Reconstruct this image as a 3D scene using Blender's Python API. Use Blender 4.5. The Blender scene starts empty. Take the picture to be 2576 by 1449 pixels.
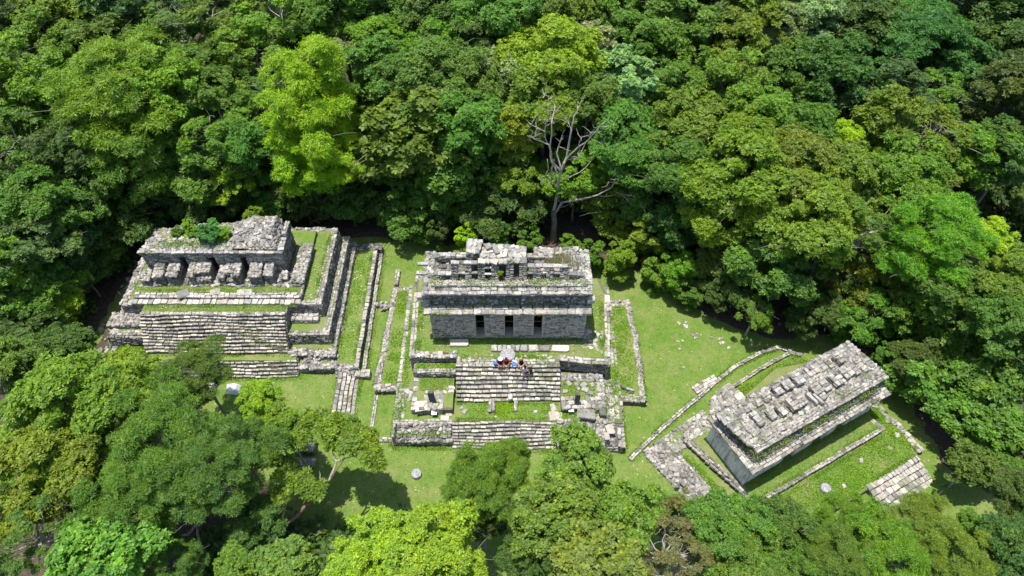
import bpy, math, random
import numpy as np
from mathutils import Vector, Matrix

random.seed(7); rng = np.random.default_rng(7)
C = bpy.context.scene.collection
SC = bpy.context.scene
R = math.radians

# ---------------------------------------------------------------- camera, world, sun, exposure
FPX = 1718.0; TH = R(51.0); CH = 47.0          # focal length in 2576-px units, pitch, height
cam_d = bpy.data.cameras.new('camera'); cam = bpy.data.objects.new('camera', cam_d); C.objects.link(cam)
cam_d.sensor_width = 36.0; cam_d.lens = 36.0 * FPX / 2576.0
cam_d.clip_start = 0.5; cam_d.clip_end = 2000
cam.location = (0, 0, CH); cam.rotation_euler = (math.pi/2 - TH, 0, 0)
SC.camera = cam

SUNV = Vector((0.12, -0.055, -1.0)).normalized()      # direction the light travels
sun_el = math.asin(-SUNV.z); sun_az = math.atan2(-SUNV.x, -SUNV.y)
W = bpy.data.worlds.new('World'); SC.world = W; W.use_nodes = True
wn = W.node_tree; wn.nodes.clear()
sky = wn.nodes.new('ShaderNodeTexSky'); sky.sky_type = 'NISHITA'; sky.sun_disc = False
sky.sun_elevation = sun_el; sky.sun_rotation = sun_az
bg = wn.nodes.new('ShaderNodeBackground'); bg.inputs['Strength'].default_value = 0.15
wo = wn.nodes.new('ShaderNodeOutputWorld')
wn.links.new(sky.outputs[0], bg.inputs[0]); wn.links.new(bg.outputs[0], wo.inputs[0])
sl = bpy.data.lights.new('sun', 'SUN'); sl.energy = 4.6; sl.angle = R(0.53); sl.color = (1.0, 0.965, 0.90)
so = bpy.data.objects.new('sun', sl); C.objects.link(so)
so.rotation_euler = SUNV.to_track_quat('-Z', 'Y').to_euler()
vs = SC.view_settings; vs.view_transform = 'Standard'; vs.look = 'None'; vs.gamma = 1
vs.exposure = 0.5; vs.use_curve_mapping = False
SC.cycles.max_bounces = 6; SC.cycles.diffuse_bounces = 3; SC.cycles.transmission_bounces = 4
SC.cycles.glossy_bounces = 2; SC.cycles.transparent_max_bounces = 4

sT, cT = math.sin(TH), math.cos(TH)
def at(u, v, z=0.0):
    "photo pixel (2576 wide) and a height -> world point"
    a = (u-1288)/FPX; b = -(v-724.5)/FPX
    dy, dz = cT + b*sT, -sT + b*cT
    t = (z-CH)/dz
    return Vector((a*t, dy*t, z))
def atY(u, v, Y):
    a = (u-1288)/FPX; b = -(v-724.5)/FPX
    dy, dz = cT + b*sT, -sT + b*cT
    t = Y/dy
    return Vector((a*t, Y, CH+dz*t))
def depth(p): return p[1]*cT + (CH-p[2])*sT
def c1(x, y): return (193.2+x*.33767, 502.3+y*.33767)
def c2(x, y): return (901.5+x*.29994, 566.6+y*.29994)
def c3(x, y): return (901.5+x*.29994, 837.1+y*.29994)
def c4(x, y): return (1545.4+x*.3555, 804.9+y*.3555)
def c5(x, y): return (x*.425, 837.1+y*.425)
def c6(x, y): return (1854.5+x*.3146, 850.0+y*.3146)
def cd(x, y): return (837.1+x*.4443, y*.4443)

# ---------------------------------------------------------------- materials
def mat(name):
    m = bpy.data.materials.new(name); m.use_nodes = True
    nt = m.node_tree; b = nt.nodes['Principled BSDF']; b.inputs['Roughness'].default_value = .9
    b.inputs['Specular IOR Level'].default_value = .2
    return m, nt, b
def N(nt, t, **k):
    n = nt.nodes.new(t)
    for a, v in k.items():
        if a in n.inputs: n.inputs[a].default_value = v
        else: setattr(n, a, v)
    return n
def noise(nt, scale, detail=4, rough=.6, vec=None):
    n = N(nt, 'ShaderNodeTexNoise'); n.inputs['Scale'].default_value = scale
    n.inputs['Detail'].default_value = detail; n.inputs['Roughness'].default_value = rough
    if vec: nt.links.new(vec, n.inputs['Vector'])
    return n.outputs['Fac']
def ramp(nt, fac, stops, interp='LINEAR'):
    r = N(nt, 'ShaderNodeValToRGB'); cr = r.color_ramp; cr.interpolation = interp
    while len(cr.elements) < len(stops): cr.elements.new(.5)
    for e, (p, c) in zip(cr.elements, stops):
        e.position = p; e.color = (c[0], c[1], c[2], 1) if not isinstance(c, (int, float)) else (c, c, c, 1)
    nt.links.new(fac, r.inputs[0]); return r.outputs[0]
def mixc(nt, a, b, fac, mode='MIX'):
    n = N(nt, 'ShaderNodeMix'); n.data_type = 'RGBA'; n.blend_type = mode
    for s, v in ((n.inputs[0], fac), (n.inputs[6], a), (n.inputs[7], b)):
        if hasattr(v, 'links'): nt.links.new(v, s)
        else: s.default_value = v if isinstance(v, (int, float)) else (v[0], v[1], v[2], 1)
    return n.outputs[2]
def mth(nt, op, a, b=0.0):
    n = N(nt, 'ShaderNodeMath'); n.operation = op
    for s, v in ((n.inputs[0], a), (n.inputs[1], b)):
        if hasattr(v, 'links'): nt.links.new(v, s)
        else: s.default_value = v
    return n.outputs[0]
def bump(nt, b, h, strength=.4, dist=.03):
    n = N(nt, 'ShaderNodeBump'); n.inputs['Strength'].default_value = strength; n.inputs['Distance'].default_value = dist
    nt.links.new(h, n.inputs['Height']); nt.links.new(n.outputs[0], b.inputs['Normal'])
def rnd_piece(nt):
    g = N(nt, 'ShaderNodeNewGeometry'); o = N(nt, 'ShaderNodeObjectInfo')
    return mth(nt, 'FRACT', mth(nt, 'ADD', g.outputs['Random Per Island'], o.outputs['Random'])), g.outputs['Position']

def stone_mat(name, pal, lich, moss):
    m, nt, b = mat(name)
    rd, pos = rnd_piece(nt)
    col = ramp(nt, rd, pal)
    n1 = noise(nt, 7.0, 6, .7, pos); n2 = noise(nt, 1.1, 5, .65, pos); n3 = noise(nt, 28, 3, .6, pos)
    col = mixc(nt, col, (.10, .10, .105), mth(nt, 'MULTIPLY', ramp(nt, n1, [(.46, 0), (.68, 1)]), lich))
    col = mixc(nt, col, (.07, .07, .068), mth(nt, 'MULTIPLY', ramp(nt, n2, [(.48, 0), (.72, 1)]), lich))
    col = mixc(nt, col, (.60, .59, .55), mth(nt, 'MULTIPLY', ramp(nt, n3, [(.56, 0), (.66, 1)]), .35))
    mp = N(nt, 'ShaderNodeMapping'); mp.inputs['Scale'].default_value = (2.4, 2.4, .35); nt.links.new(pos, mp.inputs[0])
    ns = noise(nt, 1.6, 5, .7, mp.outputs[0]); no = noise(nt, 3.2, 4, .6, mp.outputs[0])
    col = mixc(nt, col, (.055, .055, .06), mth(nt, 'MULTIPLY', ramp(nt, ns, [(.5, 0), (.66, 1)]), lich*.8))
    col = mixc(nt, col, (.34, .25, .15), mth(nt, 'MULTIPLY', ramp(nt, no, [(.58, 0), (.72, 1)]), .3))
    nm = noise(nt, .55, 6, .7, pos)
    col = mixc(nt, col, (.10, .13, .025), mth(nt, 'MULTIPLY', ramp(nt, nm, [(.52, 0), (.68, 1)]), moss))
    nt.links.new(col, b.inputs['Base Color']); bump(nt, b, n1, .5, .04)
    return m
M_STONE = stone_mat('limestone', [(0, (.155, .145, .135)), (.15, (.24, .225, .205)), (.4, (.35, .325, .285)), (.68, (.42, .395, .34)), (.82, (.33, .275, .21)), (.9, (.45, .41, .345)), (1, (.60, .565, .49))], .7, .5)
M_CAP = stone_mat('bleached_limestone', [(0, (.19, .18, .17)), (.14, (.28, .265, .24)), (.35, (.40, .375, .33)), (.7, (.52, .49, .43)), (.88, (.42, .355, .28)), (1, (.62, .58, .505))], .65, .45)  # paler limestone mix, laid mostly on caps and tops
M_WEATH_SHADE = stone_mat('weathered_shaded_limestone', [(0, (.10, .098, .095)), (.4, (.205, .195, .175)), (.75, (.29, .265, .225)), (1, (.42, .39, .34))], .75, .8)  # dark mossy stone; its tone also paints shade on walls away from the sun
M_TAN = stone_mat('tan_limestone', [(0, (.36, .325, .27)), (.4, (.54, .48, .385)), (.75, (.62, .54, .42)), (1, (.70, .63, .52))], .25, .12)
STONE_MATS = [M_STONE, M_CAP, M_WEATH_SHADE, M_TAN]

m, nt, b = mat('mortar_fill'); M_CORE = m
g = N(nt, 'ShaderNodeNewGeometry'); n1 = noise(nt, 5, 6, .7, g.outputs['Position'])
nt.links.new(ramp(nt, n1, [(.3, (.06, .052, .04)), (.55, (.15, .135, .11)), (.7, (.13, .14, .05))]), b.inputs['Base Color'])
bump(nt, b, n1, .6, .06)

m, nt, b = mat('stucco'); M_STUCCO = m
g = N(nt, 'ShaderNodeNewGeometry'); P_ = g.outputs['Position']
mp = N(nt, 'ShaderNodeMapping'); mp.inputs['Scale'].default_value = (1, 1, .25); nt.links.new(P_, mp.inputs[0])
n1 = noise(nt, 2.6, 7, .7, mp.outputs[0]); n2 = noise(nt, 9, 5, .7, P_)
c_ = ramp(nt, n1, [(.36, (.13, .13, .13)), (.44, (.48, .47, .45)), (.58, (.76, .75, .71))])
c_ = mixc(nt, c_, (.20, .20, .19), ramp(nt, n2, [(.5, 0), (.75, .8)]))
nt.links.new(c_, b.inputs['Base Color']); bump(nt, b, n2, .4, .03)

def grass_mat(name, a, bb, dry, dryamt):
    m, nt, b = mat(name)
    g = N(nt, 'ShaderNodeNewGeometry'); p = g.outputs['Position']
    n1 = noise(nt, .35, 6, .65, p); n2 = noise(nt, 2.2, 6, .75, p); n3 = noise(nt, 14, 4, .8, p); n4 = noise(nt, 45, 2, .7, p)
    col = mixc(nt, a, bb, ramp(nt, n2, [(.38, 0), (.62, 1)]))
    col = mixc(nt, col, dry, mth(nt, 'MULTIPLY', ramp(nt, n1, [(.44, 0), (.62, 1)]), dryamt))
    n5 = noise(nt, .9, 7, .8, p)
    col = mixc(nt, col, (.26, .22, .12), mth(nt, 'MULTIPLY', ramp(nt, n5, [(.54, 0), (.68, 1)]), .8))
    col = mixc(nt, col, (a[0]*.55, a[1]*.62, a[2]), mth(nt, 'MULTIPLY', ramp(nt, n5, [(.3, 1), (.46, 0)]), .7))
    col = mixc(nt, col, (dry[0]*1.15, dry[1], dry[2]), mth(nt, 'MULTIPLY', ramp(nt, n3, [(.52, 0), (.66, 1)]), .45))
    col = mixc(nt, col, (.02, .04, .01), mth(nt, 'MULTIPLY', ramp(nt, n4, [(.34, 1), (.52, 0)]), .55))
    nt.links.new(col, b.inputs['Base Color']); bump(nt, b, n3, .7, .05)
    return m
M_LAWN = grass_mat('lawn_grass', (.10, .185, .022), (.145, .24, .035), (.24, .26, .085), .6)
M_TURF = grass_mat('terrace_grass', (.11, .20, .028), (.16, .24, .04), (.26, .25, .11), .75)

m, nt, b = mat('forest_soil'); M_SOIL = m
g = N(nt, 'ShaderNodeNewGeometry'); n1 = noise(nt, 3, 7, .75, g.outputs['Position']); n2 = noise(nt, 18, 4, .7, g.outputs['Position'])
c_ = ramp(nt, n1, [(.35, (.035, .028, .02)), (.55, (.09, .065, .045)), (.7, (.16, .12, .09))])
c_ = mixc(nt, c_, (.20, .16, .12), ramp(nt, n2, [(.58, 0), (.68, .8)]))
nt.links.new(c_, b.inputs['Base Color']); bump(nt, b, n2, .8, .06)

def leaf_mat(name, trans=.38, rough=.5):
    m = bpy.data.materials.new(name); m.use_nodes = True; nt = m.node_tree; nt.nodes.clear()
    out = N(nt, 'ShaderNodeOutputMaterial'); o = N(nt, 'ShaderNodeObjectInfo'); g = N(nt, 'ShaderNodeNewGeometry')
    tc = N(nt, 'ShaderNodeTexCoord')
    r = g.outputs['Random Per Island']
    nl = noise(nt, .45, 3, .6, tc.outputs['Object'])
    col = mixc(nt, o.outputs['Color'], ramp(nt, r, [(0, .5), (.5, 1.0), (.9, 1.25), (1, 1.6)]), 1.0, 'MULTIPLY')
    warm = mixc(nt, col, (1.06, 1.04, .75), 1.0, 'MULTIPLY'); cool = mixc(nt, col, (.86, .96, 1.15), 1.0, 'MULTIPLY')
    col = mixc(nt, cool, warm, ramp(nt, nl, [(.35, 0), (.65, 1)]))
    n2 = noise(nt, 1.3, 4, .7, tc.outputs['Object']); n3 = noise(nt, .8, 2, .5, g.outputs['Position'])
    old = mixc(nt, col, (1.02, .80, .9), 1.0, 'MULTIPLY'); new = mixc(nt, col, (1.35, 1.22, .9), 1.0, 'MULTIPLY')
    col = mixc(nt, col, old, mth(nt, 'MULTIPLY', ramp(nt, n2, [(.55, 0), (.68, 1)]), .75))
    col = mixc(nt, col, new, mth(nt, 'MULTIPLY', ramp(nt, n3, [(.52, 0), (.66, 1)]), .7))
    p = N(nt, 'ShaderNodeBsdfPrincipled'); p.inputs['Roughness'].default_value = rough; p.inputs['Specular IOR Level'].default_value = .3
    t = N(nt, 'ShaderNodeBsdfTranslucent'); nt.links.new(col, p.inputs['Base Color'])
    nt.links.new(mixc(nt, col, (1.05, 1.3, .5), 1.0, 'MULTIPLY'), t.inputs['Color'])
    mx = N(nt, 'ShaderNodeMixShader'); mx.inputs[0].default_value = trans
    nt.links.new(p.outputs[0], mx.inputs[1]); nt.links.new(t.outputs[0], mx.inputs[2]); nt.links.new(mx.outputs[0], out.inputs[0])
    return m
M_LEAF = leaf_mat('leaves')
def bark_mat(name, a, bcol):
    m, nt, b = mat(name); tc = N(nt, 'ShaderNodeTexCoord')
    mp = N(nt, 'ShaderNodeMapping'); mp.inputs['Scale'].default_value = (3, 3, .7); nt.links.new(tc.outputs['Object'], mp.inputs[0])
    n1 = noise(nt, 3, 6, .7, mp.outputs[0]); nt.links.new(ramp(nt, n1, [(.35, a), (.65, bcol)]), b.inputs['Base Color']); bump(nt, b, n1, .6, .04)
    return m
M_BARK = bark_mat('grey_bark', (.10, .085, .065), (.30, .27, .22))
M_PALE = bark_mat('bleached_deadwood', (.22, .18, .14), (.52, .48, .42))
M_RED = bark_mat('reddish_bark', (.12, .07, .045), (.30, .20, .14))
def plain(name, col, rough=.8):
    m, nt, b = mat(name); b.inputs['Roughness'].default_value = rough
    tc = N(nt, 'ShaderNodeTexCoord'); n1 = noise(nt, 12, 4, .6, tc.outputs['Object'])
    nt.links.new(mixc(nt, col, tuple(c*.7 for c in col), ramp(nt, n1, [(.4, 0), (.7, 1)])), b.inputs['Base Color']); return m

# ---------------------------------------------------------------- object helpers
def tag(o, label=None, cat=None, group=None, kind=None):
    if label: o['label'] = label
    if cat: o['category'] = cat
    if group: o['group'] = group
    if kind: o['kind'] = kind
    return o
def empty(name, loc, label, cat, group=None):
    o = bpy.data.objects.new(name, None); C.objects.link(o); o.location = loc; o.empty_display_size = .3
    return tag(o, label, cat, group)
def mesh_np(name, V, F, mats, fmat=None, quads=None):
    "V (n,3) array, F flat list of faces (list of tuples) or (m,k) array"
    me = bpy.data.meshes.new(name)
    V = np.asarray(V, dtype=np.float32)
    if isinstance(F, np.ndarray):
        k = F.shape[1]; n = len(F)
        me.vertices.add(len(V)); me.vertices.foreach_set('co', V.ravel())
        me.loops.add(n*k); me.loops.foreach_set('vertex_index', F.astype(np.int32).ravel())
        me.polygons.add(n); me.polygons.foreach_set('loop_start', np.arange(0, n*k, k, dtype=np.int32))
        me.update(calc_edges=True)
    else:
        me.from_pydata([tuple(map(float, v)) for v in V], [], F); me.update()
    for mm in mats: me.materials.append(mm)
    if fmat is not None: me.polygons.foreach_set('material_index', np.asarray(fmat, dtype=np.int32))
    return me
def link(name, me, parent=None, offset=None):
    o = bpy.data.objects.new(name, me); C.objects.link(o)
    if parent is not None: o.parent = parent
    if offset is not None: o.location = offset
    return o

# ---------------------------------------------------------------- stones
NV = 18
def stone_verts(seed):
    r = np.random.default_rng(seed)
    base = np.array([(-.5, -.40), (-.42, -.5), (.41, -.5), (.5, -.40), (.5, .41), (.42, .5), (-.40, .5), (-.5, .40)])
    k = .11
    b = base + r.uniform(-k, k, (8, 2)) * np.array([1, 1]); b = np.clip(b, -.52, .52)
    v = np.zeros((24, 3))
    v[:8, :2] = b * .97; v[:8, 2] = -.5
    v[8:16, :2] = b; v[8:16, 2] = .30 + r.uniform(-.1, .08, 8)
    v[16:, :2] = b * .90 + r.uniform(-.03, .03, (8, 2)); v[16:, 2] = .46 + r.uniform(-.07, .07, 8)
    return v
SV = [stone_verts(100+i) for i in range(NV)]
SFq = [(i, (i+1) % 8, 8+(i+1) % 8, 8+i) for i in range(8)] + [(8+i, 8+(i+1) % 8, 16+(i+1) % 8, 16+i) for i in range(8)]
SFt = [tuple(range(16, 24))]
SMESH = [[None]*NV for _ in STONE_MATS]
for mi, mm in enumerate(STONE_MATS):
    for i in range(NV):
        SMESH[mi][i] = mesh_np('stone', SV[i], SFq+SFt, [mm])
# triangulated faces for joined masonry
_tri = []
for q in SFq: _tri += [(q[0], q[1], q[2]), (q[0], q[2], q[3])]
for i in range(17, 23): _tri.append((16, i, i+1))
STRI = np.array(_tri)

class Thing:
    def __init__(s, name, loc, label, cat, group=None, frame=None, budget=290):
        s.root = empty(name, loc, label, cat, group); s.off = -Vector(loc)
        s.M = frame or Matrix.Identity(4); s.st = []; s.budget = budget
    def part(s, name, me, label=None):
        o = link(name, me, s.root, s.off)
        if label: o['label'] = label
        return o
    def solid(s, name, bot, top, m=None, label=None):
        n = len(bot); V = [s.M @ Vector(p) for p in list(bot)+list(top)]
        F = [tuple(range(n-1, -1, -1)), tuple(range(n, 2*n))] + [(i, (i+1) % n, n+(i+1) % n, n+i) for i in range(n)]
        return s.part(name, mesh_np(name, V, F, [m or M_CORE]), label)
    def box(s, name, x0, x1, y0, y1, z0, z1, m=None, batter=0):
        return s.solid(name, [(x0, y0, z0), (x1, y0, z0), (x1, y1, z0), (x0, y1, z0)],
                       [(x0+batter, y0+batter, z1), (x1-batter, y0+batter, z1), (x1-batter, y1-batter, z1), (x0+batter, y1-batter, z1)], m)
    def sheet(s, name, pts, m=None, sub=True):
        V = [s.M @ Vector(p) for p in pts]
        return s.part(name, mesh_np(name, V, [tuple(range(len(V)))], [m or M_TURF]))
    def stone(s, part, c, U, V, Nn, dims, mi):
        s.st.append((part, c, U, V, Nn, dims, mi, random.randrange(NV)))
    def patch(s, part, A, B, Cc, D, course=(.13, .2), length=(.2, .5), thick=.2, gap=.014, rot=.025, prot=.035, mi=0, holes=(), skip=0., mix=None, wav=.02, lift=0.):
        A, B, Cc, D = [s.M @ Vector(p) for p in (A, B, Cc, D)]
        H = ((D-A).length + (Cc-B).length)/2
        hs = []; t = 0
        while t < H:
            h = random.uniform(*course); hs.append(h); t += h
        k = H/t; v = 0; ph = random.uniform(0, 6)
        for h in hs:
            h *= k; f = (v+h/2)/H
            L = A.lerp(D, f); Rr = B.lerp(Cc, f); W_ = (Rr-L).length; U = (Rr-L).normalized()
            Vd = (D.lerp(Cc, .5)-A.lerp(B, .5)); Vd = (Vd - U*Vd.dot(U)).normalized(); Nn = U.cross(Vd)
            ws = []; tt = 0
            while tt < W_:
                w = random.uniform(*length); ws.append(w); tt += w
            if len(ws) > 1 and tt-W_ > ws[-1]*.6: tt -= ws.pop()
            kk = W_/tt; u = 0
            for w in ws:
                w *= kk; cu = u+w/2; u += w
                if any(a < cu < b_ and c_ < v+h/2 < d_ for a, b_, c_, d_ in holes): continue
                if skip and random.random() < skip: continue
                Vl = (D.lerp(Cc, cu/W_)-A.lerp(B, cu/W_)).normalized()
                c = L + U*cu + Vl*(wav*math.sin(cu*1.7+ph+v*2.0)) + Nn*(random.uniform(-prot, prot)+lift-thick/2)
                a = random.gauss(0, rot); bt = random.gauss(0, rot*1.2)
                U2 = (U*math.cos(a)+Vd*math.sin(a)).normalized(); N2 = (Nn + U*bt + Vd*random.gauss(0, rot*1.2)).normalized()
                V2 = N2.cross(U2).normalized(); U2 = V2.cross(N2)
                m_ = mi
                if mix and random.random() < mix[1]: m_ = mix[0]
                s.stone(part, c, U2, V2, N2, (w-gap, h-gap, thick*random.uniform(.8, 1.15)), m_)
            v += h
    def rubble(s, part, A, B, Cc, D, size=(.18, .38), mi=0, mix=None, thick=.2, prot=.06, skip=0., rot=.35):
        s.patch(part, A, B, Cc, D, course=(size[0], size[1]*.85), length=size, thick=thick, rot=rot, prot=prot, mi=mi, mix=mix, gap=-.03, skip=skip, wav=.05, lift=.04)
    def wbox(s, name, x0, x1, y0, y1, z0, z1, faces='FRLT', mi=0, top=1, batter=0., course=(.12, .19), length=(.2, .5), capL=(.25, .55), capC=None, topst='cap', holes=(), ins=.07, prot=.03, core=True):
        b_ = batter
        p = s.box(name, x0+ins, x1-ins, y0+ins, y1-ins, z0-.05, z1-.08, batter=b_) if core else core
        kw = dict(course=course, length=length, mi=mi, prot=prot)
        if 'F' in faces: s.patch(p, (x0, y0, z0), (x1, y0, z0), (x1-b_, y0+b_, z1-.06), (x0+b_, y0+b_, z1-.06), holes=holes, **kw)
        if 'R' in faces: s.patch(p, (x1, y0, z0), (x1, y1, z0), (x1-b_, y1-b_, z1-.06), (x1-b_, y0+b_, z1-.06), **kw)
        if 'B' in faces: s.patch(p, (x1, y1, z0), (x0, y1, z0), (x0+b_, y1-b_, z1-.06), (x1-b_, y1-b_, z1-.06), **kw)
        if 'L' in faces: s.patch(p, (x0, y1, z0), (x0, y0, z0), (x0+b_, y0+b_, z1-.06), (x0+b_, y1-b_, z1-.06), **kw)
        if 'T' in faces:
            q = [(x0+b_, y0+b_, z1), (x1-b_, y0+b_, z1), (x1-b_, y1-b_, z1), (x0+b_, y1-b_, z1)]
            if (y1-y0) > (x1-x0): q = [q[1], q[2], q[3], q[0]]
            if topst == 'cap':
                wd = min(x1-x0, y1-y0); cc = capC or (min(wd, .42)*.85, min(wd, .42)*1.1)
                s.patch(p, *q, course=cc, length=capL, thick=.2, mi=top, prot=.03, rot=.05)
            else: s.rubble(p, *q, mi=top)
        return p
    def stairs(s, name, x0, x1, y0, y1, z0, z1, n, length=(.3, .6), wav=.05):
        "front (low) edge at y0, top rear edge at y1"
        tr = (y1-y0)/n; rs = (z1-z0)/n
        pts = []
        prof = [(y0+.06, z0-.05)]
        for i in range(n):
            prof += [(y0+i*tr+.06, z0+(i+1)*rs-.07), (y0+(i+1)*tr+.06, z0+(i+1)*rs-.07)]
        prof.append((y1+.06, z0-.05))
        k = len(prof); V = [s.M @ Vector((x0+.04, a, b_)) for a, b_ in prof] + [s.M @ Vector((x1-.04, a, b_)) for a, b_ in prof]
        F = [tuple(range(k-1, -1, -1)), tuple(range(k, 2*k))] + [(i, k+i, k+(i+1) % k, (i+1) % k) for i in range(k)]
        p = s.part(name, mesh_np(name, V, F, [M_CORE]))
        ph = random.uniform(0, 6); ph2 = random.uniform(0, 6)
        for i in range(n):
            x = x0; zt = z0+(i+1)*rs; yc = y0+(i+.5)*tr; ps = random.uniform(0, 6)
            while x < x1-.08:
                w = min(random.uniform(*length), x1-x)
                if x1-x-w < .12: w = x1-x
                xc = x+w/2
                dz = wav*.7*math.sin(xc*.9+ph+i*.35)+wav*.25*math.sin(xc*2.9+ps)+random.uniform(-.014, .014)
                dy = wav*math.sin(xc*.7+ph2+i*.5)*1.1+wav*.3*math.sin(xc*3.1+ps*2)+random.uniform(-.016, .016)
                U = s.M.to_3x3() @ Vector((math.cos(a_ := random.gauss(0, .03)), math.sin(a_), random.gauss(0, .02)))
                Nn = (s.M.to_3x3() @ Vector((random.gauss(0, .03), random.gauss(-.06, .05), 1))).normalized()
                Vd = Nn.cross(U).normalized(); U = Vd.cross(Nn)
                th = rs*random.uniform(.5, .72)  # thin treads bare the dark core, adding to the painted riser shade
                c = s.M @ Vector((xc, yc+dy-.015, zt-th/2+dz))
                s.stone(p, c, U, Vd, Nn, (w-.012, tr*random.uniform(.86, .98), th), random.choice((0, 1, 1, 3)))
                x += w
            # riser packing stones, in darker stone to paint the shade of the risers
            x = x0
            while x < x1-.1:
                w = random.uniform(.2, .45)
                if random.random() < .6:
                    c = s.M @ Vector((min(x+w/2, x1-.15), y0+i*tr+.12, z0+i*rs+rs*.15))
                    s.stone(p, c, s.M.to_3x3() @ Vector((1, 0, 0)), s.M.to_3x3() @ Vector((0, 1, 0)), s.M.to_3x3() @ Vector((0, 0, 1)), (w, .2, rs*.5), 2)
                x += w
        return p
    def rock(s, part, x, y, z, w, d, h, yaw=0, tilt=(0, 0), mi=1, v=None):
        Mx = s.M @ Matrix.Translation((x, y, z+h/2)) @ Matrix.Rotation(yaw, 4, 'Z') @ Matrix.Rotation(tilt[0], 4, 'X') @ Matrix.Rotation(tilt[1], 4, 'Y')
        m3 = Mx.to_3x3()
        s.st.append((part, Mx.translation, m3 @ Vector((1, 0, 0)), m3 @ Vector((0, 1, 0)), m3 @ Vector((0, 0, 1)), (w, d, h), mi, random.randrange(NV) if v is None else v))
    def finish(s):
        if not s.st: return
        def vis(q):
            part, c, U, V, Nn, dm, mi, k = q
            view = (Vector((0, 0, CH))-c); d = view.length; view /= d
            return (max(0, view.dot(Nn))*dm[0]*dm[1] + abs(view.dot(V))*dm[0]*dm[2] + abs(view.dot(U))*dm[1]*dm[2]*.7)/(d*d)*(1 if view.dot(Nn) > 0 else .1)
        s.st.sort(key=vis, reverse=True)
        root3 = s.off
        for part, c, U, V, Nn, dm, mi, k in s.st[:s.budget]:
            o = bpy.data.objects.new('stone', SMESH[mi][k]); C.objects.link(o); o.parent = part or s.root
            Mx = Matrix(((U.x*dm[0], V.x*dm[1], Nn.x*dm[2], c.x), (U.y*dm[0], V.y*dm[1], Nn.y*dm[2], c.y), (U.z*dm[0], V.z*dm[1], Nn.z*dm[2], c.z), (0, 0, 0, 1)))
            if part is None: Mx = Matrix.Translation(s.off) @ Mx
            o.matrix_basis = Mx
        rest = s.st[s.budget:]
        if rest:
            n = len(rest)
            base = np.array([SV[q[7]] for q in rest])
            A = np.zeros((n, 3, 3)); c = np.zeros((n, 3)); mi = np.zeros(n, int)
            for i, (part, cc, U, V, Nn, dm, mm, k) in enumerate(rest):
                A[i, :, 0] = np.array(U)*dm[0]; A[i, :, 1] = np.array(V)*dm[1]; A[i, :, 2] = np.array(Nn)*dm[2]; c[i] = cc; mi[i] = mm
            vv = np.einsum('nij,nkj->nki', A, base)+c[:, None, :]
            F = (STRI[None]+np.arange(n)[:, None, None]*24).reshape(-1, 3)
            o = s.part('masonry', mesh_np('masonry', vv.reshape(-1, 3), F, STONE_MATS, np.repeat(mi, len(STRI))))
            o['kind'] = 'stuff'
THINGS = []
def T(*a, **k):
    t = Thing(*a, **k); THINGS.append(t); return t
def XY(uv, z): return at(uv[0], uv[1], z)

# ---------------------------------------------------------------- ground
def sheet_obj(name, pts, z, m, kind, label=None, edge=.0, step=None):
    "polygon with a ragged outline"
    out = []
    for i, p in enumerate(pts):
        q = pts[(i+1) % len(pts)]; p = Vector(p); q = Vector(q); L = (q-p).length; k = max(1, int(L/(step or .8)))
        for j in range(k):
            c = p.lerp(q, j/k)
            if edge: c += Vector((random.gauss(0, edge), random.gauss(0, edge)))
            out.append((c.x, c.y, z))
    o = link(name, mesh_np(name, out, [tuple(range(len(out)))], [m])); o['kind'] = kind
    if label: o['label'] = label
    return o
g_ = 60; xs = np.linspace(-450, 450, g_); ys = np.linspace(-300, 700, g_)
VV = [(x, y, 0.0) for y in ys for x in xs]
FF = np.array([(j*g_+i, j*g_+i+1, (j+1)*g_+i+1, (j+1)*g_+i) for j in range(g_-1) for i in range(g_-1)])
gr = link('ground', mesh_np('ground', VV, FF, [M_SOIL])); tag(gr, 'brown forest floor of soil and leaf litter under the trees', kind='structure')
lawn_poly = [(-19.5, 31.0), (-15.8, 31.5), (-15.6, 44.3), (-7, 43.6), (3.7, 41.8), (7.4, 41.9), (11.8, 39.6), (15.6, 36), (18.6, 33.8), (21.7, 32.6), (27, 33), (31.2, 28), (31.5, 21.1),
             (36, 18), (35, 8), (22, 8), (8, 8), (2, 8), (-6, 9), (-10.0, 11), (-15, 14.5), (-17, 19), (-20, 22.0), (-27, 25.5), (-31, 28.4), (-19.5, 29.2)]
sheet_obj('lawn', lawn_poly, .012, M_LAWN, 'structure', 'mown green lawn between the three ruins', .18, .7)
sheet_obj('lawn', [(-35.5, 31.5), (-34.6, 31), (-32.6, 41.5), (-31.5, 43), (-32.8, 43), (-34.6, 38)], .012, M_TURF, 'structure', 'strip of rough grass on the slope left of the left ruin', .15, .7)

# ================================================================ MIDDLE RUIN
x0l, x1r = -8.85, 8.35
P2 = T('stepped_platform', (-.2, 28, 0), 'broad stepped stone platform under the temple with three doorways', 'platform')
# lower platform body
P2.wbox('lower_terrace', x0l, -4.35, 22.9, 24.05, 0, .75, faces='FLT', mi=0, top=0, topst='rubble')
lt = P2.solid('lower_fill', [(x0l+.1, 24.0, -.05), (x1r-.1, 24.0, -.05), (x1r-.1, 37.2, -.05), (x0l+.1, 37.2, -.05)],
              [(x0l+.15, 24.05, 1.42), (x1r-.15, 24.05, 1.42), (x1r-.1, 37.2, 1.42), (x0l+.1, 37.2, 1.42)])
P2.sheet('turf', [(x0l+.3, 24.2, 1.47), (x1r-.2, 24.2, 1.47), (x1r-.2, 37, 1.47), (x0l+.3, 37, 1.47)])
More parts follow.
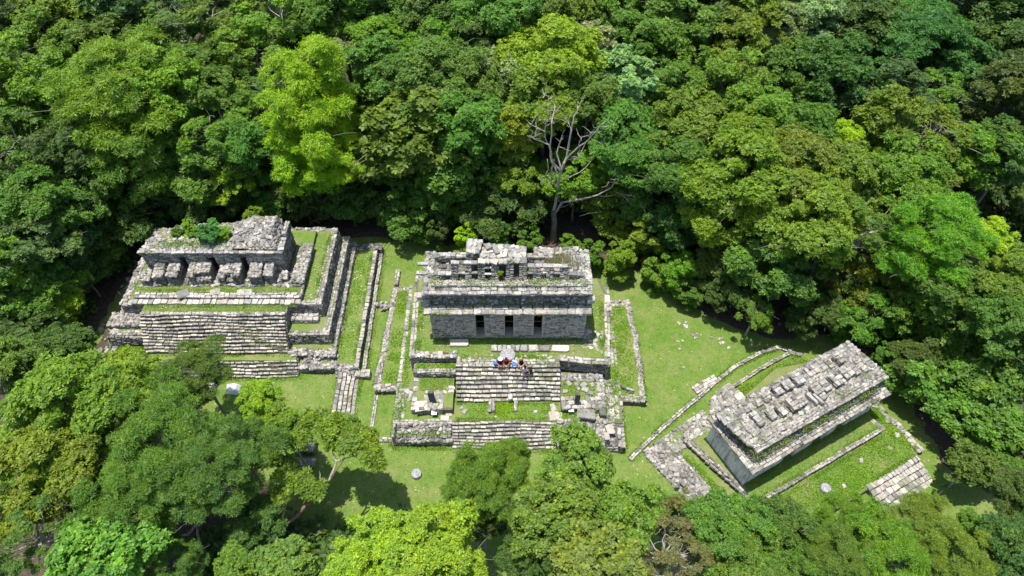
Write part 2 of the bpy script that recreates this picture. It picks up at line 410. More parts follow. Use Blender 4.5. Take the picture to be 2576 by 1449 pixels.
# front-left rubble slope
P2.rubble(lt, (x0l+.35, 22.95, .72), (-4.5, 22.95, .72), (-4.5, 24.05, 1.5), (x0l+.35, 24.05, 1.5), size=(.16, .4), mi=0, mix=(2, .35), prot=.09)
P2.patch(lt, (x0l+.1, 23.95, 1.5), (-4.4, 23.95, 1.5), (-4.4, 24.35, 1.5), (x0l+.1, 24.35, 1.5), course=(.38, .42), length=(.25, .5), mi=1)
# front-right rubble
rt = P2.solid('lower_terrace', [(3.25, 22.6, -.05), (8.0, 22.35, -.05), (8.1, 24.2, -.05), (3.25, 24.2, -.05)], [(3.25, 22.7, .6), (8.0, 22.45, .6), (8.1, 24.2, 1.4), (3.25, 24.2, 1.4)])
P2.rubble(rt, (3.3, 22.6, .68), (7.6, 22.5, .68), (7.6, 24.3, 1.5), (3.3, 24.3, 1.5), size=(.16, .42), mi=0, mix=(1, .5), prot=.08)
P2.patch(rt, (3.3, 22.55, 0), (8.0, 22.35, 0), (8.0, 22.4, .65), (3.3, 22.6, .65), length=(.25, .6), course=(.15, .25), mi=0)
P2.patch(rt, (8.15, 22.3, 0), (8.3, 37, 0), (8.2, 37, 1.45), (8.1, 22.3, 1.0), mi=0)
for a, b_ in ((22.3, 25.9), (25.9, 37)):
    P2.patch(rt, (8.32, a, 1.0 if a < 23 else 1.45), (8.35, b_, 1.5), (7.85, b_, 1.5), (7.75, a, 1.05 if a < 23 else 1.5), course=(.24, .3), length=(.25, .6), mi=1, mix=(0, .4))
P2.patch(lt, (x0l, 37.2, 0), (x0l, 22.9, 0), (x0l+.03, 22.9, 1.4), (x0l+.03, 37.2, 1.4), mi=0)
P2.patch(lt, (x0l+.38, 24.0, 1.5), (x0l+.38, 37.2, 1.5), (x0l, 37.2, 1.5), (x0l, 24.0, 1.5), course=(.38, .42), length=(.3, .6), mi=1)
P2.rubble(lt, (x0l+.75, 24.4, 1.5), (x0l+.75, 27, 1.5), (x0l+.3, 27, 1.5), (x0l+.3, 24.4, 1.5), mi=0, skip=.25)
# rubble apron at the right of the terrace
P2.rubble(rt, (6.2, 24.3, 1.49), (8.0, 24.3, 1.5), (8.0, 27.7, 1.5), (6.6, 27.7, 1.49), size=(.2, .5), mi=1, mix=(0, .4), skip=.12)
P2.rubble(rt, (3.4, 24.4, 1.47), (6.2, 24.4, 1.47), (6.2, 24.9, 1.47), (3.4, 24.9, 1.47), mi=1, skip=.45)
for (x, y, w, d) in ((3.0, 24.6, .5, .8), (3.45, 24.6, .6, .7), (3.1, 25.3, .4, .7), (7.2, 23.5, .6, .8), (7.4, 24.9, .5, .6), (6.9, 22.95, .4, .6), (-4.75, 24.9, .5, .7), (-5.0, 24.4, .6, .45), (-4.6, 25.4, .5, .5)):
    P2.rock(rt, x, y, 1.46, w, d, .1, random.uniform(-.3, .3), mi=3)
# upper terrace
ut = P2.solid('upper_terrace', [(-7.72, 28.6, 1.4), (-4.2, 28.6, 1.4), (-4.2, 28.0, 1.4), (3.6, 28.0, 1.4), (3.6, 28.3, 1.4), (7.2, 28.0, 1.4), (7.8, 34.6, 1.4), (7.2, 36.2, 1.4), (-7.9, 36.2, 1.4)],
              [(-7.72, 28.6, 3.42), (-4.2, 28.6, 3.42), (-4.2, 28.0, 3.42), (3.6, 28.0, 3.42), (3.6, 28.3, 3.42), (7.2, 28.0, 3.42), (7.8, 34.6, 3.42), (7.2, 36.2, 3.42), (-7.9, 36.2, 3.42)])
P2.sheet('turf', [(-7.5, 28.9, 3.47), (-4.1, 28.9, 3.47), (-4.1, 28.15, 3.47), (3.6, 28.15, 3.47), (3.7, 28.6, 3.47), (7.1, 28.4, 3.47), (7.5, 34.6, 3.47), (7.0, 36.2, 3.47), (-7.7, 36.2, 3.47)])
P2.patch(ut, (-7.8, 28.5, 1.4), (-4.2, 28.5, 1.4), (-4.2, 28.55, 3.4), (-7.8, 28.55, 3.4), mi=0)
P2.patch(ut, (-7.9, 36.1, 1.4), (-7.8, 28.5, 1.4), (-7.78, 28.5, 3.4), (-7.9, 36.1, 3.4), mi=0)
P2.rubble(ut, (-7.7, 28.5, 3.5), (-4.2, 28.5, 3.5), (-4.2, 29.05, 3.52), (-7.7, 29.05, 3.52), size=(.2, .4), mi=1, mix=(3, .4), skip=.05)
P2.patch(ut, (-7.35, 28.5, 3.5), (-7.5, 34.8, 3.5), (-8.0, 34.8, 3.5), (-7.82, 28.5, 3.5), course=(.45, .55), length=(.35, .8), mi=1, skip=.04)
P2.patch(ut, (3.6, 28.25, 2.1), (7.3, 27.8, 2.1), (7.3, 27.85, 3.4), (3.6, 28.3, 3.4), mi=0, mix=(2, .3))
P2.patch(ut, (3.6, 28.2, 3.5), (7.3, 27.75, 3.5), (7.3, 28.3, 3.54), (3.6, 28.65, 3.52), course=(.3, .4), length=(.3, .7), mi=1, rot=.1)
P2.patch(ut, (7.35, 27.8, 1.4), (7.85, 34.6, 1.4), (7.83, 34.6, 3.4), (7.33, 27.8, 3.4), mi=0)
P2.patch(ut, (7.4, 27.8, 3.5), (7.95, 34.6, 3.5), (7.5, 34.6, 3.5), (6.95, 27.8, 3.5), course=(.4, .5), length=(.4, .9), mi=1, mix=(3, .3))
P2.rubble(ut, (5.2, 28.6, 3.48), (6.9, 28.6, 3.48), (7.2, 31, 3.48), (6.0, 31, 3.48), size=(.25, .45), mi=1, mix=(3, .5), skip=.55)
P2.patch(ut, (-4.2, 27.85, 3.5), (3.6, 27.9, 3.5), (3.6, 28.35, 3.53), (-4.2, 28.3, 3.53), course=(.4, .5), length=(.3, .6), mi=1, rot=.06)
P2.rubble(ut, (-4.1, 28.3, 3.48), (4.2, 28.3, 3.48), (4.2, 28.7, 3.48), (-4.1, 28.7, 3.48), mi=1, skip=.6)
# left wing: ledge, second terrace
lw = P2.wbox('ledge', -7.5, -4.25, 27.55, 28.5, 1.4, 2.75, faces='FL', mi=0)
P2.sheet('turf', [(-7.4, 27.8, 2.72), (-4.3, 27.8, 2.72), (-4.3, 28.45, 2.72), (-7.4, 28.45, 2.72)])
P2.patch(lw, (-7.5, 27.55, 2.78), (-4.25, 27.6, 2.78), (-4.25, 27.95, 2.8), (-7.5, 27.9, 2.8), course=(.3, .36), length=(.2, .45), mi=1, rot=.08)
lw2 = P2.box('ledge', -7.45, -4.4, 24.8, 27.6, 1.4, 2.05)
P2.sheet('turf', [(-7.2, 24.95, 2.09), (-4.4, 24.95, 2.09), (-4.4, 27.55, 2.09), (-7.2, 27.55, 2.09)])
P2.patch(lw2, (-7.1, 24.75, 2.12), (-7.1, 27.6, 2.12), (-7.5, 27.6, 2.12), (-7.5, 24.75, 2.12), course=(.38, .42), length=(.3, .5), mi=1)
P2.patch(lw2, (-7.5, 24.75, 1.45), (-5.15, 24.75, 1.45), (-5.15, 24.78, 2.05), (-7.5, 24.78, 2.05), mi=0)
P2.rubble(lw2, (-6.9, 24.75, 2.13), (-5.1, 24.75, 2.13), (-5.1, 26.3, 2.13), (-6.5, 26.3, 2.13), size=(.25, .55), mi=1, mix=(0, .3), rot=.2)
P2.rock(lw2, -6.75, 25.05, 2.06, .95, .85, .14, .1, mi=3)
P2.rubble(lw2, (-5.2, 26.2, 2.13), (-4.35, 26.2, 2.13), (-4.35, 26.75, 2.13), (-5.2, 26.75, 2.13), size=(.3, .5), mi=3)
P2.rubble(lw2, (-8.2, 25.8, 1.5), (-7.6, 25.8, 1.5), (-7.6, 27.4, 1.5), (-8.2, 27.4, 1.5), size=(.3, .55), mi=1, skip=.3)
# right wing
rw = P2.box('ledge', 3.65, 6.9, 24.9, 28.1, 1.4, 2.0)
P2.sheet('turf', [(3.75, 25.6, 2.04), (6.8, 25.6, 2.04), (6.8, 28.0, 2.04), (3.75, 28.0, 2.04)])
P2.rubble(rw, (3.7, 27.35, 2.15), (6.9, 27.1, 2.15), (6.9, 27.7, 2.25), (3.7, 27.9, 2.25), mi=1, size=(.2, .45), skip=.1)
P2.rubble(rw, (6.4, 25.0, 2.07), (7.0, 25.0, 2.07), (7.0, 27.6, 2.07), (6.4, 27.6, 2.07), mi=1, size=(.25, .5))
P2.rubble(rw, (3.7, 24.9, 2.05), (6.9, 24.9, 2.05), (6.9, 25.9, 2.07), (3.7, 25.9, 2.07), mi=1, mix=(0, .4), size=(.25, .55), rot=.2)
P2.patch(rw, (3.7, 25.75, 1.45), (4.3, 25.75, 1.45), (4.3, 25.75, 2.0), (3.7, 25.75, 2.0), mi=0)
P2.patch(rw, (4.2, 24.9, 1.45), (6.9, 24.85, 1.45), (6.9, 24.85, 1.95), (4.2, 24.9, 1.95), mi=0, length=(.3, .7))
for (x, y, w) in ((4.3, 27.0, .45), (4.9, 26.95, .35), (5.45, 26.9, .55), (5.5, 26.5, .5), (6.1, 26.9, .35), (4.0, 26.35, .4), (5.0, 26.6, .3), (5.9, 26.2, .45)):
    P2.rock(rw, x, y, 2.03, w, w*.8, .16, random.uniform(0, 3))
# small pit between the two stairs
pit = P2.wbox('pit_wall', -1.75, -1.28, 24.85, 25.9, 1.45, 1.85, faces='FRLT', mi=1)
P2.wbox('pit_wall', .22, .38, 24.95, 25.8, 1.45, 1.75, faces='FRLT', mi=1, ins=.03)
for (x, y, w) in ((-3.55, 24.95, .4), (1.75, 24.95, .3), (-3.8, 25.3, .3), (2.6, 24.6, .25), (-1.2, 24.5, .2)):
    P2.rock(pit, x, y, 1.46, w, w*.8, .12, random.uniform(0, 3))
# outer low terraces left and right
oL = P2.box('outer_ledge', -10.5, -8.9, 27.6, 37.5, -.03, .5)
P2.sheet('turf', [(-10.3, 27.75, .55), (-8.85, 27.75, .55), (-8.85, 37.4, .55), (-10.0, 37.4, .55)])
P2.patch(oL, (-10.35, 37.5, 0), (-10.8, 27.3, 0), (-10.75, 27.3, .55), (-10.3, 37.5, .55), mi=0)
P2.rubble(oL, (-10.4, 27.3, .6), (-9.95, 37.5, .6), (-10.35, 37.5, .6), (-10.85, 27.3, .6), size=(.18, .36), mi=1)
P2.patch(oL, (-10.8, 27.35, 0), (-8.9, 27.35, 0), (-8.9, 27.4, .55), (-10.8, 27.4, .55), mi=0)
P2.rubble(oL, (-10.8, 27.35, .6), (-8.9, 27.35, .6), (-8.9, 27.9, .6), (-10.8, 27.9, .6), mi=1, mix=(3, .4))
oR = P2.box('outer_ledge', 8.3, 10.2, 26.3, 36.0, -.03, .6)
P2.sheet('turf', [(8.3, 26.5, .65), (10.0, 26.5, .65), (10.15, 32, .65), (9.8, 35.8, .65), (8.3, 35.8, .65)])
P2.patch(oR, (10.3, 26.2, 0), (10.35, 32.3, 0), (10.33, 32.3, .65), (10.28, 26.2, .65), mi=0)
P2.patch(oR, (10.35, 32.3, 0), (10.05, 36, 0), (10.03, 36, .65), (10.33, 32.3, .65), mi=0)
P2.rubble(oR, (10.3, 26.2, .7), (10.38, 32.3, .7), (9.98, 32.3, .7), (9.9, 26.2, .7), size=(.18, .36), mi=1)
P2.rubble(oR, (10.36, 32.3, .7), (10.1, 36.0, .7), (9.6, 36.0, .7), (9.96, 32.3, .7), size=(.18, .36), mi=1)
P2.rubble(oR, (8.3, 35.6, .7), (10.1, 35.6, .7), (10.1, 36.1, .7), (8.3, 36.2, .7), mi=1)
P2.patch(oR, (8.35, 26.55, 0), (10.35, 26.2, 0), (10.35, 26.2, .62), (8.35, 26.6, .62), mi=0)
P2.rubble(oR, (8.35, 26.5, .66), (10.3, 26.2, .66), (10.3, 26.65, .66), (8.35, 26.95, .66), mi=1)
P2.patch(oR, (8.35, 27.4, .6), (9.4, 26.9, .6), (9.4, 26.95, 1.0), (8.35, 27.5, 1.0), mi=0)

S2a = T('staircase', (-.3, 26.8, 1.5), 'upper stone staircase where four visitors sit, below the three-door temple', 'staircase')
st_ = S2a.stairs('steps', -4.22, 3.62, 25.78, 27.9, 1.5, 3.5, 9, wav=.05)
S2a.patch(st_, (3.66, 25.75, 1.45), (3.66, 28, 1.45), (3.66, 28, 3.4), (3.66, 26.2, 1.9), mi=0)
S2a.rock(st_, -.15, 25.95, 1.7, .35, .5, .35, .2)
S2b = T('staircase', (-.6, 23.3, 0), 'lower front staircase of the middle ruin, rising out of the grass behind the treetops', 'staircase')
S2b.stairs('steps', -4.42, 3.25, 22.62, 24.15, 0.0, 1.5, 8, wav=.06)
st_ = S2b.root
# temple
TF = 30.25
T2 = T('temple', (-.3, 33, 3.5), 'grey stone temple with three doorways and a pierced roof comb', 'temple', budget=300)
doors = [XY(c2(x, 900), 3.5).x for x in (1028, 1265, 1500)]
dw = .37
XL, XR = -6.1, 5.55
edges = [XL] + [v for d in doors for v in (d-dw, d+dw)] + [XR]
WT = 6.93; TB = TF+4.2
for i in range(0, len(edges), 2):
    w = T2.box('wall', edges[i], edges[i+1], TF+.1, TF+.8, 3.42, WT)
    T2.patch(w, (edges[i], TF, 3.45), (edges[i+1], TF, 3.45), (edges[i+1], TF, WT), (edges[i], TF, WT), course=(.1, .17), length=(.18, .5), thick=.16, mi=3, mix=(0, .15), prot=.018)
for d in doors:
    w = T2.box('lintel', d-dw-.25, d+dw+.25, TF-.02, TF+.7, 6.66, 6.9, m=M_TAN)
    w = T2.box('door_jamb', d-dw-.03, d-dw+.04, TF+.02, TF+.85, 3.45, 6.66, m=M_TAN)
    w = T2.box('door_jamb', d+dw-.04, d+dw+.03, TF+.02, TF+.85, 3.45, 6.66, m=M_TAN)
    T2.box('threshold', d-dw+.04, d+dw-.04, TF, TF+1.0, 3.45, 3.56, m=M_TAN)
    bar = T2.box('grille_bar', d-dw+.02, d+dw-.02, TF+.32, TF+.36, 6.15, 6.2, m=M_BARK)
    bar = T2.box('grille_bar', d-dw+.02, d+dw-.02, TF+.32, TF+.36, 5.2, 5.24, m=M_BARK)
w = T2.box('wall', XL+.1, XL+.8, TF+.8, TB, 3.42, WT); T2.patch(w, (XL, TB, 3.45), (XL, TF, 3.45), (XL, TF, WT), (XL, TB, WT), mi=3, thick=.16)
w = T2.box('wall', XR-.8, XR-.1, TF+.8, TB, 3.42, WT); T2.patch(w, (XR, TF, 3.45), (XR, TB, 3.45), (XR, TB, WT), (XR, TF, WT), mi=3, thick=.16)
w = T2.box('wall', XL+.1, XR-.1, TB-.7, TB, 3.42, WT); T2.patch(w, (XR, TB, 3.45), (XL, TB, 3.45), (XL, TB, WT), (XR, TB, WT), mi=2, thick=.16, length=(.3, .6))
T2.box('floor', XL+.3, XR-.3, TF+.5, TB-.5, 3.4, 3.5, m=M_SOIL)
bt = T2.wbox('buttress', XR-.1, XR+.5, TF-.15, TF+.5, 3.45, 4.3, faces='FRT', mi=0, batter=.1)
cx0, cx1 = XL-.38, XR+.3
cz = T2.box('cornice', cx0+.06, cx1-.06, TF-.3, TB+.2, 6.9, 7.08)
for q in (((cx0, TF-.4, 6.92), (cx1, TF-.4, 6.92), (cx1, TF-.38, 7.1), (cx0, TF-.38, 7.1)), ((cx0, TB+.2, 6.92), (cx0, TF-.4, 6.92), (cx0, TF-.4, 7.1), (cx0, TB+.2, 7.1)), ((cx1, TF-.4, 6.92), (cx1, TB+.2, 6.92), (cx1, TB+.2, 7.1), (cx1, TF-.4, 7.1))):
    T2.patch(cz, *q, course=(.17, .2), length=(.3, .8), mi=0, mix=(2, .4), thick=.25)
T2.patch(cz, (cx0, TF-.42, 7.14), (cx1, TF-.42, 7.14), (cx1, TF+.42, 7.2), (cx0, TF+.42, 7.2), course=(.4, .46), length=(.4, .95), mi=1, prot=.015)
T2.patch(cz, (cx0+.45, TF, 7.14), (cx0+.45, TB, 7.14), (cx0, TB, 7.14), (cx0, TF, 7.14), course=(.4, .46), length=(.4, .8), mi=1)
fz = T2.solid('frieze', [(cx0+.3, TF+.5, 7.0), (cx1-.3, TF+.5, 7.0), (cx1-.3, TB, 7.0), (cx0+.3, TB, 7.0)], [(cx0+.35, TF+.56, 8.5), (cx1-.35, TF+.56, 8.5), (cx1-.35, TB-.1, 8.5), (cx0+.35, TB-.1, 8.5)])
T2.patch(fz, (cx0+.2, TF+.4, 6.9), (cx1-.2, TF+.4, 7.15), (cx1-.25, TF+.47, 8.5), (cx0+.25, TF+.47, 8.5), course=(.1, .18), length=(.13, .38), mi=0, prot=.055, thick=.2, skip=.03, mix=(2, .4), holes=((5.1, 5.35, .4, 1.2), (6.25, 6.6, .4, 1.2)))
T2.patch(fz, (cx0+.2, TB, 7.1), (cx0+.2, TF+.4, 7.1), (cx0+.3, TF+.47, 8.5), (cx0+.3, TB, 8.5), mi=2, prot=.06)
T2.patch(fz, (cx1-.2, TF+.4, 7.1), (cx1-.2, TB, 7.1), (cx1-.3, TB, 8.5), (cx1-.3, TF+.47, 8.5), mi=2, prot=.06)
for k in range(26):
    T2.rock(fz, random.uniform(cx0+.4, cx1-.4), TF+.36, random.uniform(7.35, 8.3), random.uniform(.12, .34), .3, random.uniform(.05, .1), mi=1)
for i, (x, z) in enumerate(((cx0+.15, 7.6), (cx0+.1, 7.15), (cx0+.2, 8.2), (cx0-.1, 7.95), (cx1-.1, 7.6))):
    T2.rock(fz, x, TF+.45, z, .6, .55, .42, .1, mi=1)
uc = T2.box('upper_cornice', cx0+.2, cx1-.15, TF+.3, TB-.05, 8.45, 8.62)
T2.patch(uc, (cx0+.12, TF+.2, 8.48), (cx1-.07, TF+.2, 8.48), (cx1-.07, TF+.22, 8.68), (cx0+.12, TF+.22, 8.68), course=(.19, .21), length=(.3, .8), mi=0, mix=(1, .4), skip=.03)
T2.patch(uc, (cx0+.12, TF+.18, 8.72), (cx1-.07, TF+.18, 8.72), (cx1-.07, TF+.82, 8.75), (cx0+.12, TF+.82, 8.75), course=(.3, .34), length=(.3, .75), mi=1, rot=.06, skip=.03)
ub = T2.wbox('roof_band', cx0+.45, cx1-.35, TF+.85, TB-.1, 8.6, 8.9, faces='FRL', mi=0, length=(.2, .5))
T2.patch(ub, (cx0+.45, TF+.8, 8.95), (cx1-.35, TF+.8, 8.95), (cx1-.35, TF+1.15, 8.95), (cx0+.45, TF+1.15, 8.95), course=(.3, .34), length=(.3, .7), mi=1)
T2.rubble(ub, (cx0+.45, TF+1.1, 8.9), (cx1-.35, TF+1.1, 8.9), (cx1-.35, TF+1.35, 8.9), (cx0+.45, TF+1.35, 8.9), mi=0, mix=(1, .4), size=(.2, .35), skip=.1)
T2.rubble(ub, (cx0+.45, TF+1.6, 8.88), (cx1-.35, TF+1.6, 8.88), (cx1-.35, TB-.2, 8.88), (cx0+.45, TB-.2, 8.88), mi=2, size=(.2, .42), skip=.25)  # dark stones over dark core paint shade behind the comb openings
T2.rubble(ub, (cx0, TF+.5, 8.75), (cx0+.75, TF+.5, 8.75), (cx0+.75, TB, 8.9), (cx0, TB, 8.9), mi=1, size=(.25, .5))
T2.rubble(ub, (cx1-.85, TF+.6, 8.8), (cx1+.0, TF+.6, 8.8), (cx1-.1, TB, 9.0), (cx1-.85, TB, 9.0), mi=1, size=(.2, .45), prot=.1)
# front roof-comb wall as a lattice of piers, lintels and openings
CY = TF+1.3
def comb(name, xa, xb, zt, cols, rows):
    "posts between openings with cross slabs; cols = openings (x0,x1); the wall leans back"
    xs_ = [xa] + [v for c in cols for v in c] + [xb]; zb = 8.9; D_ = .3
    def yy(z): return CY + (z-zb)*.34
    for i in range(0, len(xs_), 2):
        if xs_[i+1]-xs_[i] > .05:
            a, b_ = xs_[i], xs_[i+1]
            p = T2.solid(name, [(a+.02, yy(zb)+.04, zb), (b_-.02, yy(zb)+.04, zb), (b_-.02, yy(zb)+D_, zb), (a+.02, yy(zb)+D_, zb)], [(a+.02, yy(zt)+.04, zt-.08), (b_-.02, yy(zt)+.04, zt-.08), (b_-.02, yy(zt)+D_, zt-.08), (a+.02, yy(zt)+D_, zt-.08)])
            T2.patch(p, (a, yy(zb), zb), (b_, yy(zb), zb), (b_, yy(zt), zt-.06), (a, yy(zt), zt-.06), course=(.08, .13), length=(.2, .4), mi=2, mix=(0, .5), thick=.12)
            T2.patch(p, (b_, yy(zb), zb), (b_, yy(zb)+D_, zb), (b_, yy(zt)+D_, zt-.06), (b_, yy(zt), zt-.06), course=(.1, .16), mi=2, thick=.08)
            T2.patch(p, (a, yy(zt)-.02, zt), (b_, yy(zt)-.02, zt), (b_, yy(zt)+D_, zt), (a, yy(zt)+D_, zt), course=(.28, .34), length=(.3, .6), mi=1, thick=.1)
    for z in rows:
        y0 = yy(z); d_ = .2 if z < zt-.1 else D_+.02
        p = T2.box('lintel', xa+.02, xb-.02, y0, y0+d_, z-.1, z-.03)
        T2.patch(p, (xa, y0-.04, z), (xb, y0-.04, z), (xb, y0+d_, z+.01), (xa, y0+d_, z+.01), course=(.5, .56), length=(.35, .75), mi=1, mix=(0, .4), thick=.12, prot=.015)
def ox(x, y=430): return XY(c2(x, y), 9.5).x
comb('comb_wall', ox(625), ox(775), 9.4, [(ox(672), ox(765))], [9.4])
comb('comb_wall', ox(775), ox(1000), 10.25, [(ox(833), ox(890)), (ox(948), ox(996))], [9.5, 10.25])
comb('comb_wall', ox(1000), ox(1415), 10.35, [(ox(1060), ox(1112)), (ox(1176), ox(1236)), (ox(1303), ox(1347))], [10.35])
for z in (9.35, 9.85): T2.box('lintel', ox(1056), ox(1114), CY+(z-8.95)*.34, CY+.18+(z-8.95)*.34, z, z+.08, m=M_TAN)
comb('comb_wall', ox(1415), ox(1760), 10.0, [(ox(1412), ox(1465)), (ox(1530), ox(1578)), (ox(1638), ox(1690))], [9.5, 10.0])
comb('comb_wall', ox(1760), ox(1900), 9.3, [(ox(1768), ox(1862))], [9.35])
# second plane of the comb behind the front wall (upper openings look onto it)
bk = T2.wbox('comb_wall', ox(620), ox(905), TF+3.0, TF+3.45, 8.9, 9.6, faces='FRLTB', mi=0, length=(.25, .6))
T2.wbox('comb_wall', ox(1420), ox(1640), TF+3.0, TF+3.45, 8.9, 9.5, faces='FRLT', mi=0)
rr = T2.solid('roof_rubble', [(ox(1500), TF+2.3, 8.85), (ox(1880), TF+2.0, 8.85), (ox(1880), TB-.1, 8.85), (ox(1500), TB-.1, 8.85)], [(ox(1560), TF+2.6, 9.15), (ox(1860), TF+2.2, 9.1), (ox(1840), TB-.3, 9.3), (ox(1540), TB-.3, 9.3)])
T2.rubble(rr, (ox(1480), TF+2.2, 9.0), (ox(1890), TF+1.9, 9.0), (ox(1870), TB-.1, 9.4), (ox(1480), TB-.1, 9.45), mi=1, mix=(0, .4), size=(.2, .45), prot=.1)
cw = T2.solid('roof_comb', [(ox(1000), CY+.8, 8.9), (ox(1412), CY+.8, 8.9), (ox(1412), TF+3.4, 8.9), (ox(900), TF+3.4, 8.9), (ox(900), TF+2.2, 8.9), (ox(1000), TF+2.1, 8.9)],
              [(ox(1010), CY+.75, 10.3), (ox(1408), CY+.75, 10.3), (ox(1400), TF+3.0, 10.55), (ox(910), TF+3.3, 10.75), (ox(910), TF+2.3, 10.75), (ox(1010), TF+2.2, 10.45)])
T2.rubble(cw, (ox(1000), CY+.4, 10.35), (ox(1412), CY+.4, 10.35), (ox(1405), TF+3.1, 10.65), (ox(1030), TF+3.1, 10.7), mi=1, mix=(3, .3), size=(.28, .62), prot=.05, rot=.2, thick=.16)
T2.rubble(cw, (ox(905), TF+2.2, 10.85), (ox(1010), TF+2.15, 10.85), (ox(1050), TF+3.45, 11.0), (ox(915), TF+3.45, 11.0), mi=1, size=(.3, .5), prot=.04, rot=.2, thick=.16)
T2.patch(cw, (ox(898), TF+2.15, 8.95), (ox(968), TF+2.1, 8.95), (ox(968), TF+2.2, 10.8), (ox(902), TF+2.2, 10.8), mi=2, mix=(0, .5), course=(.1, .16))
T2.patch(cw, (ox(898), TF+3.5, 8.95), (ox(898), TF+2.15, 8.95), (ox(902), TF+2.2, 10.8), (ox(902), TF+3.5, 10.8), mi=0)
T2.patch(cw, (ox(1415), CY+.4, 8.95), (ox(1415), TF+3.4, 8.95), (ox(1410), TF+3.1, 10.6), (ox(1410), CY+.55, 10.3), mi=0)
T2.patch(cw, (ox(1412), TF+3.5, 8.95), (ox(900), TF+3.5, 8.95), (ox(905), TF+3.4, 10.8), (ox(1405), TF+3.2, 10.6), mi=0, length=(.3, .6))
T2.rock(cw, ox(1090), TF+2.9, 10.6, .45, .5, .3, .4); T2.rock(cw, ox(1150), TF+2.7, 10.6, .35, .85, .25, .45, (0.2, 0))
for k in range(8): T2.rock(cw, random.uniform(ox(1010), ox(1400)), random.uniform(CY+.5, TF+2.9), random.uniform(10.4, 10.5), random.uniform(.25, .6), random.uniform(.25, .5), .14, random.uniform(0, 3), (random.gauss(0, .12), random.gauss(0, .12)))
for dx_, dy_ in ((-.1, 2.9), (-.15, 2.0)): T2.rock(uc, cx0+dx_, TF+dy_, 8.85, .8, .3, .15, mi=1)

# slabs before the temple
def slab_thing(name, x, y, z, w, d, h, label, cat='stone slab', yaw=0, mi=1, group=None, tilt=(0, 0), v=3):
    t = Thing(name, (x, y, z), label, cat, group)
    me = SMESH[mi][v % NV]; bpy.data.objects.remove(t.root)
    o = link(name, me); o.location = (x, y, z+h/2-.02); o.scale = (w, d, h); o.rotation_euler = (tilt[0], tilt[1], yaw)
    return tag(o, label, cat, group)
p = XY(c2(842, 990), 3.7); slab_thing('stone_bench', p.x, p.y+.1, 3.47, 1.42, .62, .3, 'flat rectangular stone bench left of the row of slabs, before the left doorway', 'stone bench', mi=3, v=5)
rowt = T('stone_slab_row', (0, 29.2, 3.5), 'row of white slabs laid on the grass in front of the middle and right doorways', 'stone slabs', budget=100)
xs_ = [1115, 1165, 1205, 1245, 1280, 1315, 1355, 1420, 1510, 1605, 1768]
rb = rowt.box('bedding', XY(c2(1125, 1000), 3.6).x, XY(c2(1760, 1010), 3.6).x, 29.05, 29.4, 3.44, 3.5)
for a, b_ in zip(xs_, xs_[1:]):
    pa, pb = XY(c2(a, 990), 3.6), XY(c2(b_, 990), 3.6)
    rowt.rock(rb, (pa.x+pb.x)/2, 29.22, 3.46, pb.x-pa.x-.03, .55, .26, random.gauss(0, .05), mi=3 if b_ > 1700 else 1)

# altars, stelae, columns, signs
def disc(name, x, y, z, r, h, label, cat, crack=False, m=M_STONE, taper=.96):
    n = 28; V = []; F = []
    rs = [r*(1+.02*math.sin(i*2.3)+.015*math.sin(i*5.1)) for i in range(n)]
    rings = [(-.03, 1.0), (h*.5, 1.01), (h*.86, taper+.02), (h, taper-.06)]
    for zz, k in rings:
        for i in range(n):
            a = 2*math.pi*i/n; V.append((rs[i]*k*math.cos(a), rs[i]*k*math.sin(a), zz))
    V.append((0, 0, h+.01))
    for j in range(3):
        F += [(j*n+i, j*n+(i+1) % n, (j+1)*n+(i+1) % n, (j+1)*n+i) for i in range(n)]
    F += [(3*n+i, 3*n+(i+1) % n, 4*n) for i in range(n)]
    if crack:   # a split runs through the slab
        V = [(vx+(.012 if vx > -.1-.12*vy else -.02), vy, vz-(0 if vx > -.1-.12*vy else .02)) for vx, vy, vz in V]
    o = link(name, mesh_np(name, V, F, [m])); o.location = (x, y, z); return tag(o, label, cat)
m, nt, b = mat('altar_stone'); M_ALTAR = m
tc = N(nt, 'ShaderNodeTexCoord'); n1 = noise(nt, 6, 7, .7, tc.outputs['Object']); nt.links.new(ramp(nt, n1, [(.35, (.16, .16, .165)), (.55, (.33, .33, .33)), (.68, (.55, .54, .52))]), b.inputs['Base Color']); bump(nt, b, n1, .5, .03)
p = XY(c3(1253, 178), 3.85); disc('round_altar', p.x, p.y, 3.47, .58, .36, 'large round grey altar stone with a crack, at the head of the upper stairs', 'altar', True, M_ALTAR)
p = at(1047, 1190, .3); disc('round_altar', p.x, p.y, .01, .38, .3, 'round grey altar stone alone on the lawn below the middle ruin', 'altar', m=M_ALTAR)
p = at(2080, 1224, 1.0); ALT3 = (p.x, p.y)
p = XY(c3(1845, 775), 1.9); disc('column_stump', p.x, p.y, 1.46, .3, .42, 'dark round column stump near the front right corner of the middle platform', 'column', m=M_ALTAR)
def stela(uv, zb, h, w, label, lean):
    o = link('stela', SMESH[2][4]); p = XY(uv, zb); o.location = (p.x, p.y, zb+h/2-.03); o.scale = (w, .22, h); o.rotation_euler = (lean[0], lean[1], 0); return tag(o, label, 'stela')
